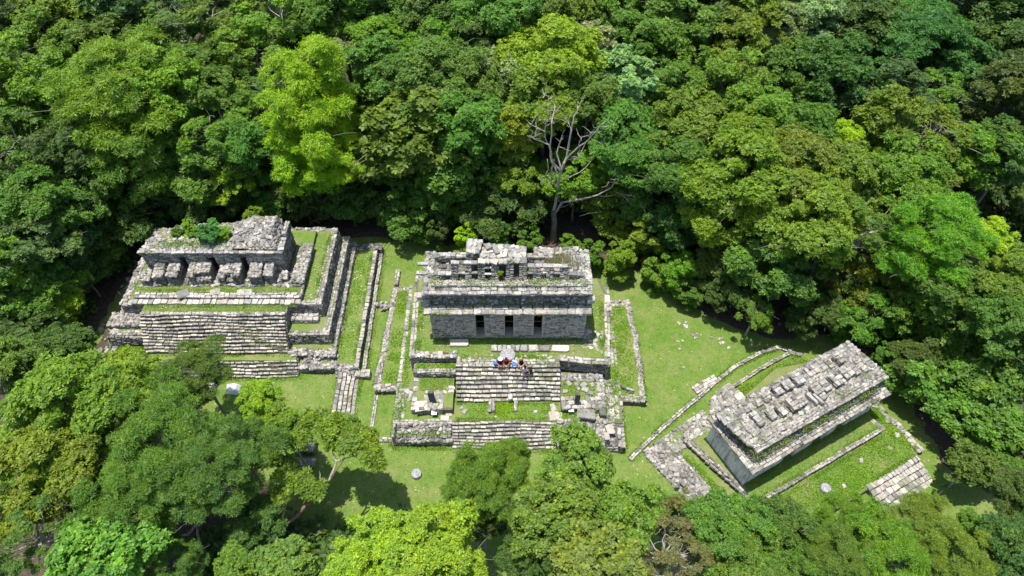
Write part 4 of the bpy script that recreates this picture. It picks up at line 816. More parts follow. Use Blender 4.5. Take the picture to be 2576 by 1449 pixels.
# left-end retaining walls
P3.patch(f2, (-1.35, 4.8, .5), (.05, -1.45, .5), (.1, -1.4, 1.0), (-1.3, 4.8, 1.05), mi=2, mix=(0, .4))
P3.patch(f2, (.1, -1.5, 1.06), (-1.25, 4.8, 1.1), (-1.6, 4.75, 1.1), (-.3, -1.6, 1.06), course=(.2, .3), length=(.25, .5), mi=0, mix=(2, .4), rot=.1)
P3.rubble(f1, (.0, -1.7, .62), (1.8, -1.7, .62), (1.6, -2.4, .6), (-.6, -2.3, .6), mi=1, skip=.4)
P3.patch(f1, (-1.35, -1.6, .62), (-2.1, 4.3, .62), (-2.45, 4.25, .62), (-1.7, -1.7, .62), course=(.28, .36), length=(.3, .55), mi=1, rot=.08)
P3.rubble(f1b, (-3.25, -1.9, .16), (-1.6, -2.4, .6), (-2.3, 5.0, .62), (-4.4, 5.5, .2), mi=0, mix=(1, .45), size=(.18, .42), prot=.09)
P3.patch(f1b, (-4.45, 5.6, 0), (-3.3, -1.95, 0), (-3.25, -1.9, .2), (-4.4, 5.5, .22), mi=0, mix=(2, .4))
P3.rubble(f1, (-4.2, 5.4, .35), (-2.3, 4.3, .68), (1.6, 4.6, .7), (1.4, 6.1, .66), mi=1, mix=(0, .3), size=(.2, .42))
P3.patch(f1, (-4.3, 5.35, .35), (1.6, 5.85, .7), (1.5, 6.2, .68), (-4.4, 5.7, .33), course=(.3, .34), length=(.3, .6), mi=1, rot=.06)
P3.rubble(f1, (-1.2, 4.5, 1.04), (4.6, 4.6, 1.04), (4.9, 5.5, .9), (-1.3, 5.1, .8), mi=1, mix=(3, .2), size=(.2, .45))
P3.rubble(f1, (1.4, 5.2, .72), (5.0, 5.3, .8), (4.8, 7.1, .66), (2.6, 6.6, .64), mi=1, size=(.2, .5))
P3.rock(f1, 4.3, 6.7, .5, 1.0, .6, .2); P3.rock(f1, 4.6, 5.5, .75, .7, .9, .15, mi=3)
for k in range(45): P3.rock(f1, random.gauss(-2.9, .4), random.gauss(2.6, .9), random.uniform(.2, .45), random.uniform(.2, .5), random.uniform(.2, .4), .2, random.uniform(0, 3), (random.gauss(0, .4), random.gauss(0, .4)), mi=random.choice((0, 2)))
# front stair of the right ruin
P3.patch(f1, (13.85, -4.2, 0), (13.9, 5, 0), (13.8, 5, .55), (13.75, -4.2, .55), mi=0)
P3.rubble(f1, (13.75, -4.2, .6), (13.9, 5, .62), (13.45, 5, .62), (13.2, -4.2, .6), mi=1, size=(.18, .4), skip=.12)
for (x, y) in ((13.2, -1.2), (13.3, .2), (12.9, -2.4), (9, -2.6), (6.5, -3.4), (11.6, -2.9), (10.9, -.5), (11.5, -1.0), (2.2, -2.5), (13, 1.4)):
    P3.rock(f1, x, y, .55, .45 if x > 12.8 else .25, .35, .1, random.uniform(0, 3), mi=1)
disc('round_altar', ALT3[0], ALT3[1], .55, .36, .3, 'round grey altar stone on the grass before the right ruin', 'altar', m=M_ALTAR)
S3s = T('staircase', (M3 @ Vector((10.3, -5, 0)))[:], 'broad low steps at the bottom corner of the right ruin', 'staircase', frame=M3 @ Matrix.Translation((0, 0, 0)), budget=200)
S3s.stairs('steps', 7.8, 12.8, -6.3, -4.15, -.1, .66, 5, length=(.25, .5), wav=.05)
T3 = T('temple', (M3 @ Vector((6, 2, 1)))[:], 'long flat-roofed stone temple with pale stucco walls, set at an angle', 'temple', frame=M3, budget=300)
LX, LY = 12.2, 4.05
dd = [(3.55, 4.55), (6.35, 7.4), (8.6, 9.6)]
ed = [0] + [v for d in dd for v in d] + [LX]
for i in range(0, len(ed), 2): T3.solid('wall', [(ed[i]-(.0), .0, .93), (ed[i+1], .0, .93), (ed[i+1], .7, .93), (ed[i], .7, .93)], [(ed[i], .06, 3.62), (ed[i+1], .06, 3.62), (ed[i+1], .7, 3.62), (ed[i], .7, 3.62)], M_STUCCO)
T3.solid('wall', [(.0, .702, .93), (.7, .702, .93), (.7, LY, .93), (.0, LY, .93)], [(.06, .702, 3.62), (.7, .702, 3.62), (.7, LY, 3.62), (.06, LY, 3.62)], M_STUCCO)
T3.box('wall', LX-.7, LX, .702, LY, .93, 3.62, M_STUCCO); T3.box('wall', .702, LX-.702, LY-.7, LY, .93, 3.62, M_STUCCO)
T3.box('floor', .5, LX-.5, .5, LY-.5, .9, 1.02, M_SOIL)
for a, b_ in dd:
    w = T3.box('door_blocking', a, b_, .45, .7, .93, 3.3, M_CORE)
    T3.patch(w, (a, .42, 1.0), (b_, .42, 1.0), (b_, .42, 3.2), (a, .42, 3.2), mi=0, mix=(3, .5), thick=.14)
    T3.box('lintel', a-.2, b_+.2, .05, .6, 3.3, 3.6, M_STUCCO)
cn = T3.box('cornice', -.3, LX+.3, -.3, LY+.3, 3.58, 3.78)
T3.patch(cn, (-.36, -.36, 3.6), (LX+.36, -.36, 3.6), (LX+.36, -.36, 3.84), (-.36, -.36, 3.84), course=(.22, .24), length=(.3, .6), mi=0, thick=.2)
T3.patch(cn, (-.36, LY+.36, 3.6), (-.36, -.36, 3.6), (-.36, -.36, 3.84), (-.36, LY+.36, 3.84), course=(.22, .24), length=(.3, .6), mi=0, thick=.2)
T3.patch(cn, (-.38, -.38, 3.88), (LX+.38, -.38, 3.88), (LX+.38, .3, 3.9), (-.38, .3, 3.9), course=(.3, .36), length=(.3, .6), mi=1, rot=.05)
T3.patch(cn, (.3, -.38, 3.88), (.3, LY+.38, 3.9), (-.38, LY+.38, 3.88), (-.38, -.38, 3.88), course=(.3, .36), length=(.3, .6), mi=1, mix=(0, .3), rot=.05)
fr = T3.solid('frieze', [(.15, .25, 3.7), (LX-.05, .25, 3.7), (LX-.05, LY-.1, 3.7), (.15, LY-.1, 3.7)], [(.5, .62, 4.9), (LX-.1, .62, 4.9), (LX-.1, LY-.1, 4.9), (.5, LY-.1, 4.9)])
T3.patch(fr, (.08, .2, 3.88), (LX, .2, 3.88), (LX, .55, 4.85), (.45, .55, 4.85), course=(.1, .16), length=(.15, .42), mi=2, prot=.05)
T3.patch(fr, (.08, LY, 3.88), (.08, .2, 3.88), (.45, .55, 4.85), (.45, LY, 4.85), course=(.1, .16), length=(.15, .42), mi=2, prot=.05, mix=(0, .3))
T3.patch(fr, (LX, .2, 3.88), (LX, LY, 3.88), (LX, LY, 4.85), (LX, .55, 4.85), mi=2)
T3.patch(fr, (LX, LY, 3.88), (.1, LY, 3.88), (.4, LY, 4.85), (LX, LY, 4.85), mi=2, length=(.3, .6))
rp = T3.solid('roof', [(.3, .5, 4.8), (LX+.25, .5, 4.8), (LX+.1, LY+.15, 4.8), (.1, LY+.1, 4.8)], [(.35, .55, 4.98), (LX+.2, .55, 4.98), (LX+.05, LY+.1, 4.98), (.1, LY+.05, 4.98)])
T3.patch(rp, (.25, .42, 4.85), (LX+.3, .42, 4.85), (LX+.3, .42, 5.05), (.25, .42, 5.05), course=(.18, .2), length=(.3, .6), mi=0, thick=.2)
T3.patch(rp, (.25, .42, 5.08), (LX+.3, .42, 5.08), (LX+.3, .95, 5.1), (.25, .95, 5.1), course=(.24, .3), length=(.3, .6), mi=1, mix=(0, .5), rot=.08)
T3.rubble(rp, (.1, .95, 5.08), (LX+.3, .95, 5.1), (LX+.1, LY+.1, 5.1), (-.4, LY+.0, 5.0), mi=1, mix=(0, .45), size=(.18, .42), prot=.04)
# stubs of the roof comb
Mi = M3.inverted()
stubs = [(85, 570, .45, .4, .2), (180, 515, .5, .45, .28), (240, 475, .6, .6, .25), (330, 410, .62, .75, .5), (405, 370, .7, .7, .5), (490, 318, .7, .9, .6), (600, 255, 1.0, .7, .25), (665, 225, .9, .75, .25), (735, 200, .45, .8, .3), (820, 155, .5, .8, .6),
         (165, 640, .5, 1.1, .42), (275, 600, .5, .85, .45), (355, 570, .45, .85, .5), (455, 515, .75, .95, .6), (520, 495, .6, .7, .5), (640, 400, .7, .75, .5), (712, 375, .6, .8, .5), (690, 460, .5, .5, .3), (800, 320, .85, 1.0, .55), (880, 265, .9, .9, .55), (945, 245, .5, .9, .5), (1010, 235, .5, .7, .2), (1060, 195, .45, .8, .2), (910, 130, .5, .5, .12), (960, 180, .6, .4, .15)]
for u, v_, w, d, h in stubs:
    p = Mi @ at(*c6(u, v_), 5.05+h)
    q = T3.box('comb_stub', p.x-w/2+.04, p.x+w/2-.04, p.y-d/2+.04, p.y+d/2-.04, 5.0, 5.0+h)
    x0, x1, y0, y1 = p.x-w/2, p.x+w/2, p.y-d/2, p.y+d/2; zt = 5.05+h
    kw = dict(mi=2, mix=(0, .6), course=(.08, .13), length=(.25, .5), thick=.12)
    T3.patch(q, (x0, y0, 5.05), (x1, y0, 5.05), (x1, y0, zt-.03), (x0, y0, zt-.03), **kw)
    T3.patch(q, (x0, y1, 5.05), (x0, y0, 5.05), (x0, y0, zt-.03), (x0, y1, zt-.03), **kw)
    T3.patch(q, (x1, y0, 5.05), (x1, y1, 5.05), (x1, y1, zt-.03), (x1, y0, zt-.03), **kw)
    T3.patch(q, (x0, y0, zt), (x1, y0, zt), (x1, y1, zt+.04), (x0, y1, zt+.04), course=(.28, .42), length=(.3, .6), mi=0, mix=(1, .5), thick=.12, rot=.06)
for (u, v_) in ((600, 475), (650, 480)):
    p = Mi @ at(*c6(u, v_), 5.5); T3.rock(None, p.x, p.y, 5.1, .25, 1.0, .4, .1, mi=0)
for k in range(60): T3.rock(rp, random.uniform(.5, LX), random.uniform(.7, LY), 5.05, random.uniform(.12, .4), random.uniform(.12, .35), random.uniform(.06, .16), random.uniform(0, 3), mi=random.choice((0, 1)))

# kerbs behind the right ruin
def kerb_line(pts, z, w, label, size=(.25, .5), loc=None):
    t = T('low_wall', (pts[0][0], pts[0][1], 0), label, 'wall', budget=120)
    for (a, b_) in zip(pts, pts[1:]):
        a = Vector((a[0], a[1], 0)); b2 = Vector((b_[0], b_[1], 0)); d = (b2-a).normalized(); nrm = Vector((-d.y, d.x, 0))*w/2
        k = t.solid('kerb', [a-nrm*.8+Vector((0, 0, -.05)), b2-nrm*.8+Vector((0, 0, -.05)), b2+nrm*.8+Vector((0, 0, -.05)), a+nrm*.8+Vector((0, 0, -.05))], [a-nrm*.8+Vector((0, 0, z-.07)), b2-nrm*.8+Vector((0, 0, z-.07)), b2+nrm*.8+Vector((0, 0, z-.07)), a+nrm*.8+Vector((0, 0, z-.07))])
        zz = Vector((0, 0, z))
        t.patch(k, a-nrm+zz, b2-nrm+zz, b2+nrm+zz, a+nrm+zz, course=(w*.85, w*1.05), length=size, mi=1, mix=(0, .25), rot=.1, thick=max(.15, z*.9), prot=.04)
    return t
kerb_line([at(*c4(x, y), .2)[:2] for x, y in ((110, 985), (340, 760), (740, 420), (860, 320), (1040, 230), (1160, 190), (1260, 220))], .22, .32, 'long line of white kerb stones curving round behind the right ruin')
kerb_line([at(*c4(x, y), .4)[:2] for x, y in ((830, 470), (1050, 330), (1240, 225), (1340, 235))], .3, .3, 'second kerb of stones on the grass just behind the right ruin')
t = T('stone_bench', at(*c4(640, 460), .2)[:2]+(0,) if False else (at(*c4(640, 460), .2).x, at(*c4(640, 460), .2).y, 0), 'small rectangle of paving stones beside the long kerb behind the right ruin', 'paving', frame=M3, budget=60)
q = t.box('bedding', 2.3, 4.4, 7.75, 8.4, -.05, .18)
t.patch(q, (2.2, 7.65, .24), (4.5, 7.7, .24), (4.5, 8.45, .24), (2.2, 8.35, .24), course=(.3, .4), length=(.3, .6), mi=1, mix=(3, .4))

for t in THINGS: t.finish()

# white loose stones on the right lawn
nst = 0
for (x, y, k) in ((500, 35, 5), (515, 50, 4), (450, 30, 2), (565, 100, 4), (585, 125, 3), (480, 130, 1), (770, 130, 3), (760, 160, 3), (440, 145, 1), (440, 205, 1), (815, 195, 2), (690, 130, 1), (480, 345, 1)):
    for j in range(k):
        p = at(*c4(x+random.gauss(0, 9), y+random.gauss(0, 7)), .05)
        o = link('limestone_outcrop', SMESH[1][random.randrange(NV)]); o.location = (p.x, p.y, .03); o.scale = (random.uniform(.12, .35), random.uniform(.1, .25), .1); o.rotation_euler = (0, 0, random.uniform(0, 3))
        tag(o, 'flat scrap of pale rock showing through the lawn right of the middle ruin', 'rock', 'flat scraps of pale rock in the lawn right of the middle ruin')
p = at(*c5(2460, 935), .05); slab_thing('stone', p.x, p.y, 0, .18, .18, .12, 'small white stone on the lawn below the round altar', 'rock')

# ================================================================ VEGETATION
def leaf_cloud(C_, rc, rosettes, m, l, w, seed, flat=.65, droop=.2, up=.45, outb=.5, jl=.3, ctr=(0, 0, 8), open_=.35):
    r = np.random.default_rng(seed); n = len(C_)
    out = C_-np.array(ctr); out /= (np.linalg.norm(out, axis=1, keepdims=True)+1e-6)
    k = (rosettes*(rc/np.mean(rc))**2).astype(int)+1
    ci = np.repeat(np.arange(n), k); nr = len(ci)
    D = r.normal(size=(nr, 3)); D /= np.linalg.norm(D, axis=1, keepdims=True)
    D = D+out[ci]*outb+np.array([0, 0, up]); D /= np.linalg.norm(D, axis=1, keepdims=True)
    rad = rc[ci][:, None]*(r.uniform(.0, 1, (nr, 1))**.35)
    lump = 1+.22*np.sin(D[:, :1]*5+ci[:, None])*np.cos(D[:, 1:2]*4.3+ci[:, None]*2)
    P = C_[ci]+D*rad*lump*np.array([1, 1, flat])
    Nn = D*.6+r.normal(size=(nr, 3))*.35+np.array([0, 0, .8]); Nn /= np.linalg.norm(Nn, axis=1, keepdims=True)
    t = np.cross(Nn, r.normal(size=(nr, 3))); t /= np.linalg.norm(t, axis=1, keepdims=True); bt = np.cross(Nn, t)
    ang = (np.arange(m)[None]/m*2*np.pi+r.uniform(-.4, .4, (nr, m)))
    L = np.cos(ang)[..., None]*t[:, None]+np.sin(ang)[..., None]*bt[:, None]+Nn[:, None]*open_
    L[..., 2] -= droop*r.uniform(.3, 1.4, (nr, m)); L /= np.linalg.norm(L, axis=2, keepdims=True)
    Wd = np.cross(L, Nn[:, None]+r.normal(size=(nr, m, 3))*.25); Wd /= np.linalg.norm(Wd, axis=2, keepdims=True)
    ll = l*r.uniform(1-jl, 1+jl, (nr, m, 1)); ww = w*r.uniform(1-jl, 1+jl, (nr, m, 1))
    B = P[:, None]+L*ll*.08
    V = np.stack([B, B+L*ll*.45+Wd*ww*.5, B+L*ll, B+L*ll*.45-Wd*ww*.5], axis=2).reshape(-1, 3)
    F = np.arange(len(V)).reshape(-1, 4)
    return V, F
def tube(pts, rad, sides=6):
    V = []; F = []; pts = [Vector(p) for p in pts]
    for i, p in enumerate(pts):
        d = (pts[min(i+1, len(pts)-1)]-pts[max(i-1, 0)]).normalized()
        a = d.orthogonal().normalized() if i == 0 else (a - d*a.dot(d)).normalized()
        b_ = d.cross(a)
        for j in range(sides):
            t = 2*math.pi*j/sides; V.append(p+(a*math.cos(t)+b_*math.sin(t))*rad[i])
    for i in range(len(pts)-1):
        for j in range(sides): F.append((i*sides+j, i*sides+(j+1) % sides, (i+1)*sides+(j+1) % sides, (i+1)*sides+j))
    return V, F
def join(parts):
    V = []; F = []
    for v, f in parts:
        o = len(V); V += v; F += [tuple(i+o for i in q) for q in f]
    return V, F
def wiggle(a, b_, n, amp, r):
    a, b_ = Vector(a), Vector(b_); L = (b_-a).length; out = []
    for i in range(n+1):
        t = i/n; p = a.lerp(b_, t)
        if 0 < i < n: p += Vector((r.gauss(0, 1), r.gauss(0, 1), r.gauss(0, .6)))*amp*L
        out.append(p)
    return out
PROTO = {}
def crown_proto(name, seed, hz, ncl, rcl, ros, m, l, w, flat=.65, droop=.2, R0=4.5, lowcut=-.55, shape='round', up=.45, bark=None, inner=.2, branches=14, split=0, open_=.35):
    r = np.random.default_rng(seed); rr = random.Random(seed)
    pts = []
    lobes = [(k_*6.28/7+rr.uniform(-.4, .4), 0, rr.uniform(.55, 1.32)) for k_ in range(7)]
    ph = [rr.uniform(0, 6.28) for _ in range(4)]
    tries = 0
    while len(pts) < ncl and tries < 6000:
        tries += 1
        d = r.normal(size=3); d /= np.linalg.norm(d)
        if d[2] < lowcut: continue
        rad = r.uniform(.72, 1.0) if r.uniform() > inner else r.uniform(.3, .65)
        for la, lz, lk in lobes:
            cdist = d[0]*math.cos(la)+d[1]*math.sin(la)
            if cdist > .5: rad *= 1+(lk-1)*(cdist-.5)/.5
        rad *= 1+.16*math.sin(4*d[0]+ph[0])*math.cos(3.4*d[1]+ph[1])+.10*math.sin(5*d[2]+ph[2]+3*d[0])
        p = np.array([d[0]*R0*rad, d[1]*R0*rad, 8+d[2]*hz*rad])
        if shape == 'umbrella': p[2] = 8+hz*.7-(np.hypot(p[0], p[1])/R0)**2*hz*.8+r.uniform(-.5, .3)
        if shape == 'tall': s_ = 1-.35*max(0, d[2]); p[0] *= s_; p[1] *= s_
        if all(np.linalg.norm((p-q)/np.array([1, 1, .8])) > rcl*.72 for q in pts): pts.append(p)
    Cc = np.array(pts); rc = rcl*np.where(r.uniform(size=len(Cc)) < .35, r.uniform(.45, .7, len(Cc)), r.uniform(.75, 1.25, len(Cc)))
    V, F = leaf_cloud(Cc, rc, int(ros*1.3), m, l*.86, w*.86, seed+1, flat, droop, up, open_=open_)
    me = mesh_np('crown', V, F, [M_LEAF])
    parts = []; zf = 8-hz*.75
    tp = [Vector((0, 0, zf-.3)), Vector((0, 0, zf)), Vector((rr.uniform(-.3, .3), rr.uniform(-.3, .3), zf+.9))]
    parts.append(tube(tp, [.2, .2, .15], 7))
    for i in range(branches):
        q = Cc[rr.randrange(len(Cc))]; q = Vector(q)
        st = tp[-1] if rr.random() < .7 else tp[-2]
        mid = st.lerp(q, .5)+Vector((0, 0, -.15*(q-st).length*.3)); bp = wiggle(st, mid, 3, .05, rr)+wiggle(mid, q, 3, .07, rr)[1:]
        parts.append(tube(bp, [.13, .11, .095, .08, .06, .045, .025], 5))
        for j in range(3):
            s0 = bp[rr.choice((3, 4, 5))]; e = s0+Vector((rr.gauss(0, 1), rr.gauss(0, 1), rr.uniform(.0, 1.2)))*rcl*1.1
            parts.append(tube(wiggle(s0, e, 3, .08, rr), [.045, .035, .025, .012], 4))
    Vt, Ft = join(parts); mt = mesh_np('branches', Vt, Ft, [bark or M_BARK])
    pv = [Vector((rr.uniform(-.12, .12)*math.sin(i*math.pi/6), rr.uniform(-.12, .12)*math.sin(i*math.pi/6), i/6)) for i in range(7)]
    PROTO[name] = (me, mt, mesh_np('trunk', *tube(pv, [.36, .28, .25, .23, .22, .21, .2], 8), [bark or M_BARK]), zf)
crown_proto('round_a', 11, 4.2, 62, 1.35, 72, 6, .34, .17)
crown_proto('round_b', 22, 4.6, 70, 1.2, 64, 6, .30, .15, flat=.75)
crown_proto('round_c', 33, 3.8, 48, 1.6, 96, 6, .32, .15, flat=.55)
crown_proto('tall_a', 44, 6.0, 66, 1.35, 74, 6, .33, .17, shape='tall')
crown_proto('tall_b', 55, 5.8, 58, 1.45, 86, 5, .36, .2, shape='tall', lowcut=-.8)
crown_proto('feather_a', 66, 5.2, 62, 1.4, 84, 7, .5, .085, droop=.8, flat=.7, open_=.6)
crown_proto('feather_b', 77, 3.8, 56, 1.45, 90, 7, .42, .08, droop=.5, flat=.55, open_=.6)
crown_proto('bigleaf_a', 88, 4.2, 60, 1.3, 44, 6, .44, .32, droop=.1, flat=.8, open_=.25)
crown_proto('bigleaf_b', 99, 4.0, 54, 1.4, 52, 6, .42, .30, droop=.1, flat=.75, open_=.25)
crown_proto('umbrella', 111, 2.8, 60, 1.25, 84, 6, .3, .11, shape='umbrella', flat=.4, bark=M_PALE)
crown_proto('loose', 122, 3.8, 36, 1.15, 60, 6, .33, .15, inner=.1, bark=M_PALE, branches=26)
crown_proto('loose_b', 133, 4.4, 42, 1.0, 54, 6, .3, .14, inner=.1, bark=M_PALE, branches=28)
crown_proto('shrub', 144, 6.5, 40, 1.7, 60, 6, .55, .28, lowcut=-.95, branches=6)

COL = {'vivid': (.28, .43, .012), 'bright': (.17, .29, .020), 'olive': (.160, .25, .022), 'mid': (.115, .215, .026), 'dark': (.080, .145, .025), 'teal': (.085, .175, .04),
       'silver': (.25, .33, .12), 'yellow': (.25, .36, .022), 'green': (.12, .215, .024), 'lime': (.165, .275, .032), 'brown': (.17, .20, .05), 'dome': (.18, .275, .022)}
WORD = {'vivid': 'vivid lime-green', 'bright': 'bright green', 'olive': 'olive-green', 'mid': 'mid-green', 'dark': 'dark green', 'teal': 'blue-green', 'silver': 'pale silvery green', 'yellow': 'yellow-green', 'green': 'fresh green', 'lime': 'light green', 'brown': 'brownish olive', 'dome': 'olive-bright'}
DFL = ['round_a', 'round_b', 'round_c', 'tall_a', 'tall_b']
TREES = []   # (x, y, R)
clearing = [(-37, 30), (-36, 38), (-33, 43.0), (-28, 43.6), (-13, 45), (-5, 44.8), (5, 45), (8, 43.2), (12.5, 40.5), (16.5, 36.8), (20, 34.8), (27.5, 34.5), (33, 30), (33.5, 21), (37, 17), (38, 6), (-22, 6), (-24, 18), (-30, 26)]
def inside(x, y, poly):
    c = False
    for i in range(len(poly)):
        (x1, y1), (x2, y2) = poly[i], poly[i-1]
        if (y1 > y) != (y2 > y) and x < (x2-x1)*(y-y1)/(y2-y1)+x1: c = not c
    return c
def edge_dist(x, y):
    "signed distance outside the clearing"
    p = Vector((x, y)); m_ = 1e9
    for i in range(len(clearing)):
        a, b_ = Vector(clearing[i]), Vector(clearing[i-1]); t = max(0, min(1, (p-a).dot(b_-a)/(b_-a).length_squared)); m_ = min(m_, (p-a.lerp(b_, t)).length)
    return -m_ if inside(x, y, clearing) else m_
def tree(u, v, rp, zc, col, proto=None, label=None, name='broadleaf_tree', z0=0., group=None, kz=.98):
    vec = isinstance(u, Vector)
    c = u if vec else at(u, v, zc)
    if not vec and name != 'shrub' and (v < 870 or v > 1235 or u < 420): rp *= 1.12
    Rr = rp if vec else rp*depth(c)/FPX
    if not vec and name != 'shrub' and (v < 870 or (u > 2280 and v < 1215)):
        while edge_dist(c.x, c.y) < .62*Rr and zc > 3.2:
            zc -= .25; c = at(u, v, zc); Rr = rp*depth(c)/FPX
    proto = proto or random.choice(DFL)
    me, mt, mp_, zf = PROTO[proto]
    root = empty(name, (c.x, c.y, z0), label, 'tree' if name != 'shrub' else 'shrub', group)
    s = Rr/4.5; a = random.uniform(0, 6.28); k_ = s*kz; off = (zc-z0)-8*k_
    j = [random.uniform(.86, 1.16) for _ in range(3)]; b_ = COL[col] if isinstance(col, str) else col
    hp = off+zf*k_
    if hp > .3:
        t = link('trunk', mp_, root, (0, 0, -.1)); t.scale = (s, s, hp+.1); t.rotation_euler = (0, 0, a)
    ax, ay = random.uniform(.85, 1.2), random.uniform(.85, 1.15)
    t = link('branches', mt, root, (0, 0, off)); t.scale = (s*ax, s*ay, k_); t.rotation_euler = (0, 0, a)
    k = link('crown', me, root, (0, 0, off)); k.scale = (s*ax, s*ay, k_); k.rotation_euler = (0, 0, a)
    k.color = (b_[0]*j[0], b_[1]*j[1], b_[2]*j[2], 1)
    TREES.append((c.x, c.y, Rr)); return root
L_ = []
def LT(*a, **k): L_.append((a, k))
# --- far rows
for a in [(40, 60, 110, 13, 'dark'), (165, 40, 95, 13.5, 'olive'), (300, 60, 95, 13, 'teal'), (455, 35, 95, 14, 'mid', 'loose_b'), (580, 60, 100, 13.5, 'mid', 'loose'), (700, 40, 110, 14, 'bright', 'loose_b'),
          (850, 40, 105, 13, 'mid'), (985, 35, 90, 13, 'mid'), (1110, 40, 90, 13, 'dark'), (1250, 40, 110, 13.5, 'mid'), (1390, 40, 100, 13, 'mid'), (1520, 45, 90, 12.5, 'mid'), (1650, 50, 95, 13, 'mid'), (1770, 40, 95, 12, 'dark'),
          (1890, 50, 95, 13, 'olive'), (2020, 25, 95, 14, 'silver'), (2150, 30, 95, 12, 'dark'), (2290, 75, 105, 13.5, 'teal', 'umbrella'), (2430, 60, 110, 12.5, 'dark'), (2550, 50, 100, 12.5, 'dark')]:
    LT(*a, band='top')
for a in [(120, 130, 75, 12.5, 'olive'), (245, 135, 75, 12, 'mid'), (350, 130, 60, 11.5, 'mid'), (480, 150, 80, 12, 'mid', 'loose'), (620, 150, 90, 12.5, 'bright', 'loose_b'), (760, 120, 60, 12, 'mid'), (880, 130, 55, 11.5, 'silver', 'loose'), (950, 110, 55, 12.5, 'bright'),
          (1095, 115, 60, 12.5, 'bright'), (1230, 130, 70, 11.5, 'dark'), (1340, 120, 60, 11.5, 'mid'), (1600, 115, 75, 12, 'mid'), (1720, 150, 80, 11, 'green'), (1860, 130, 90, 12, 'olive'), (1965, 110, 70, 12.5, 'silver'), (2160, 130, 90, 11.5, 'dark'), (2400, 170, 75, 11, 'teal'), (2520, 160, 80, 11.5, 'dark')]:
    LT(*a, band='second')
for a in [(60, 235, 105, 12, 'olive'), (190, 215, 75, 11.5, 'mid'), (420, 220, 85, 12.5, 'bright'), (540, 220, 75, 11.5, 'mid'), (620, 250, 65, 11, 'mid', 'loose'), (960, 200, 80, 11.5, 'mid'), (1080, 215, 95, 12, 'mid'), (1190, 220, 70, 11.5, 'mid'),
          (1700, 240, 60, 11, 'mid'), (1830, 235, 85, 11.5, 'olive'), (1990, 215, 80, 11.5, 'mid'), (2110, 215, 100, 12, 'dark'), (2230, 260, 80, 11.5, 'teal'), (2340, 250, 70, 10.5, 'mid', 'loose'), (2500, 270, 95, 11.5, 'dark')]:
    LT(*a, band='third')
for a in [(50, 380, 110, 10.5, 'mid', 'loose_b'), (170, 400, 80, 10, 'dark'), (560, 340, 75, 10, 'olive', 'loose'), (500, 430, 80, 9, 'mid'), (620, 360, 60, 9.5, 'mid'), (1170, 320, 80, 10.5, 'mid'),
          (1560, 340, 75, 10, 'mid'), (1630, 400, 75, 9, 'mid'), (1740, 330, 90, 10.5, 'olive'), (1890, 290, 70, 11.5, 'olive'), (2020, 340, 75, 11, 'mid'), (2200, 350, 95, 11, 'olive'), (2330, 360, 80, 10.5, 'olive', 'loose'), (2440, 400, 75, 10, 'olive'), (2540, 400, 75, 10.5, 'dark')]:
    LT(*a, band='fourth')
for a in [(60, 500, 85, 9.5, 'mid'), (150, 530, 75, 9, 'mid'), (260, 500, 85, 8, 'dark'), (200, 610, 70, 8, 'mid'), (60, 600, 90, 9, 'teal'), (360, 490, 80, 7.5, 'dark'), (450, 510, 70, 6.5, 'dark'), (560, 480, 70, 7, 'dark'), (670, 490, 65, 6.5, 'green'), (760, 490, 60, 6, 'dark'), (850, 480, 75, 6.5, 'dark'),
          (950, 490, 75, 6.5, 'dark'), (1050, 500, 80, 7, 'mid'), (1150, 500, 75, 7, 'mid'), (1240, 530, 70, 6, 'dark'), (1330, 480, 65, 7.5, 'green'), (1450, 440, 60, 8.5, 'bright'), (1520, 510, 70, 6.5, 'olive'), (1600, 520, 65, 6, 'mid'), (1700, 560, 60, 5.5, 'dark')]:
    LT(*a, band='edge')
for a in [(1710, 440, 85, 9.5, 'mid'), (1990, 430, 95, 10.5, 'olive'), (2110, 460, 90, 10.5, 'olive'), (1800, 540, 85, 8.5, 'bright'), (2040, 560, 95, 9.5, 'olive'), (2190, 560, 85, 9.5, 'mid', 'loose'), (1930, 640, 85, 7.5, 'mid'), (2060, 680, 85, 8, 'mid', 'loose_b'), (2180, 690, 85, 8, 'olive', 'loose'), (1790, 660, 60, 5.5, 'mid'), (1830, 730, 45, 5, 'dark'), (2290, 760, 90, 8.5, 'mid'), (2400, 720, 80, 9, 'mid'), (2520, 700, 75, 9, 'olive'), (2170, 790, 65, 6, 'mid'), (2060, 780, 60, 5.5, 'dark'), (2540, 820, 85, 9, 'mid')]:
    LT(*a, band='right')
for a in [(2390, 870, 95, 9, 'mid', 'bigleaf_a'), (2500, 950, 95, 9, 'mid', 'bigleaf_b'), (2390, 990, 85, 8.5, 'mid', 'bigleaf_a'), (2480, 1080, 85, 8, 'green', 'bigleaf_b'), (2560, 1150, 70, 7.5, 'mid'), (2440, 1180, 55, 7, 'mid', 'bigleaf_a'), (2300, 900, 50, 6, 'dark'), (2570, 1260, 60, 7, 'dark')]:
    LT(*a, band='rightedge')
for a in [(90, 720, 85, 8.5, 'mid'), (30, 680, 80, 9, 'olive'), (60, 850, 95, 8, 'dark'), (150, 880, 60, 6.5, 'dark'), (40, 930, 70, 7, 'mid'), (130, 640, 70, 8.5, 'teal'), (210, 690, 45, 6.5, 'dark')]:
    LT(*a, band='leftedge')
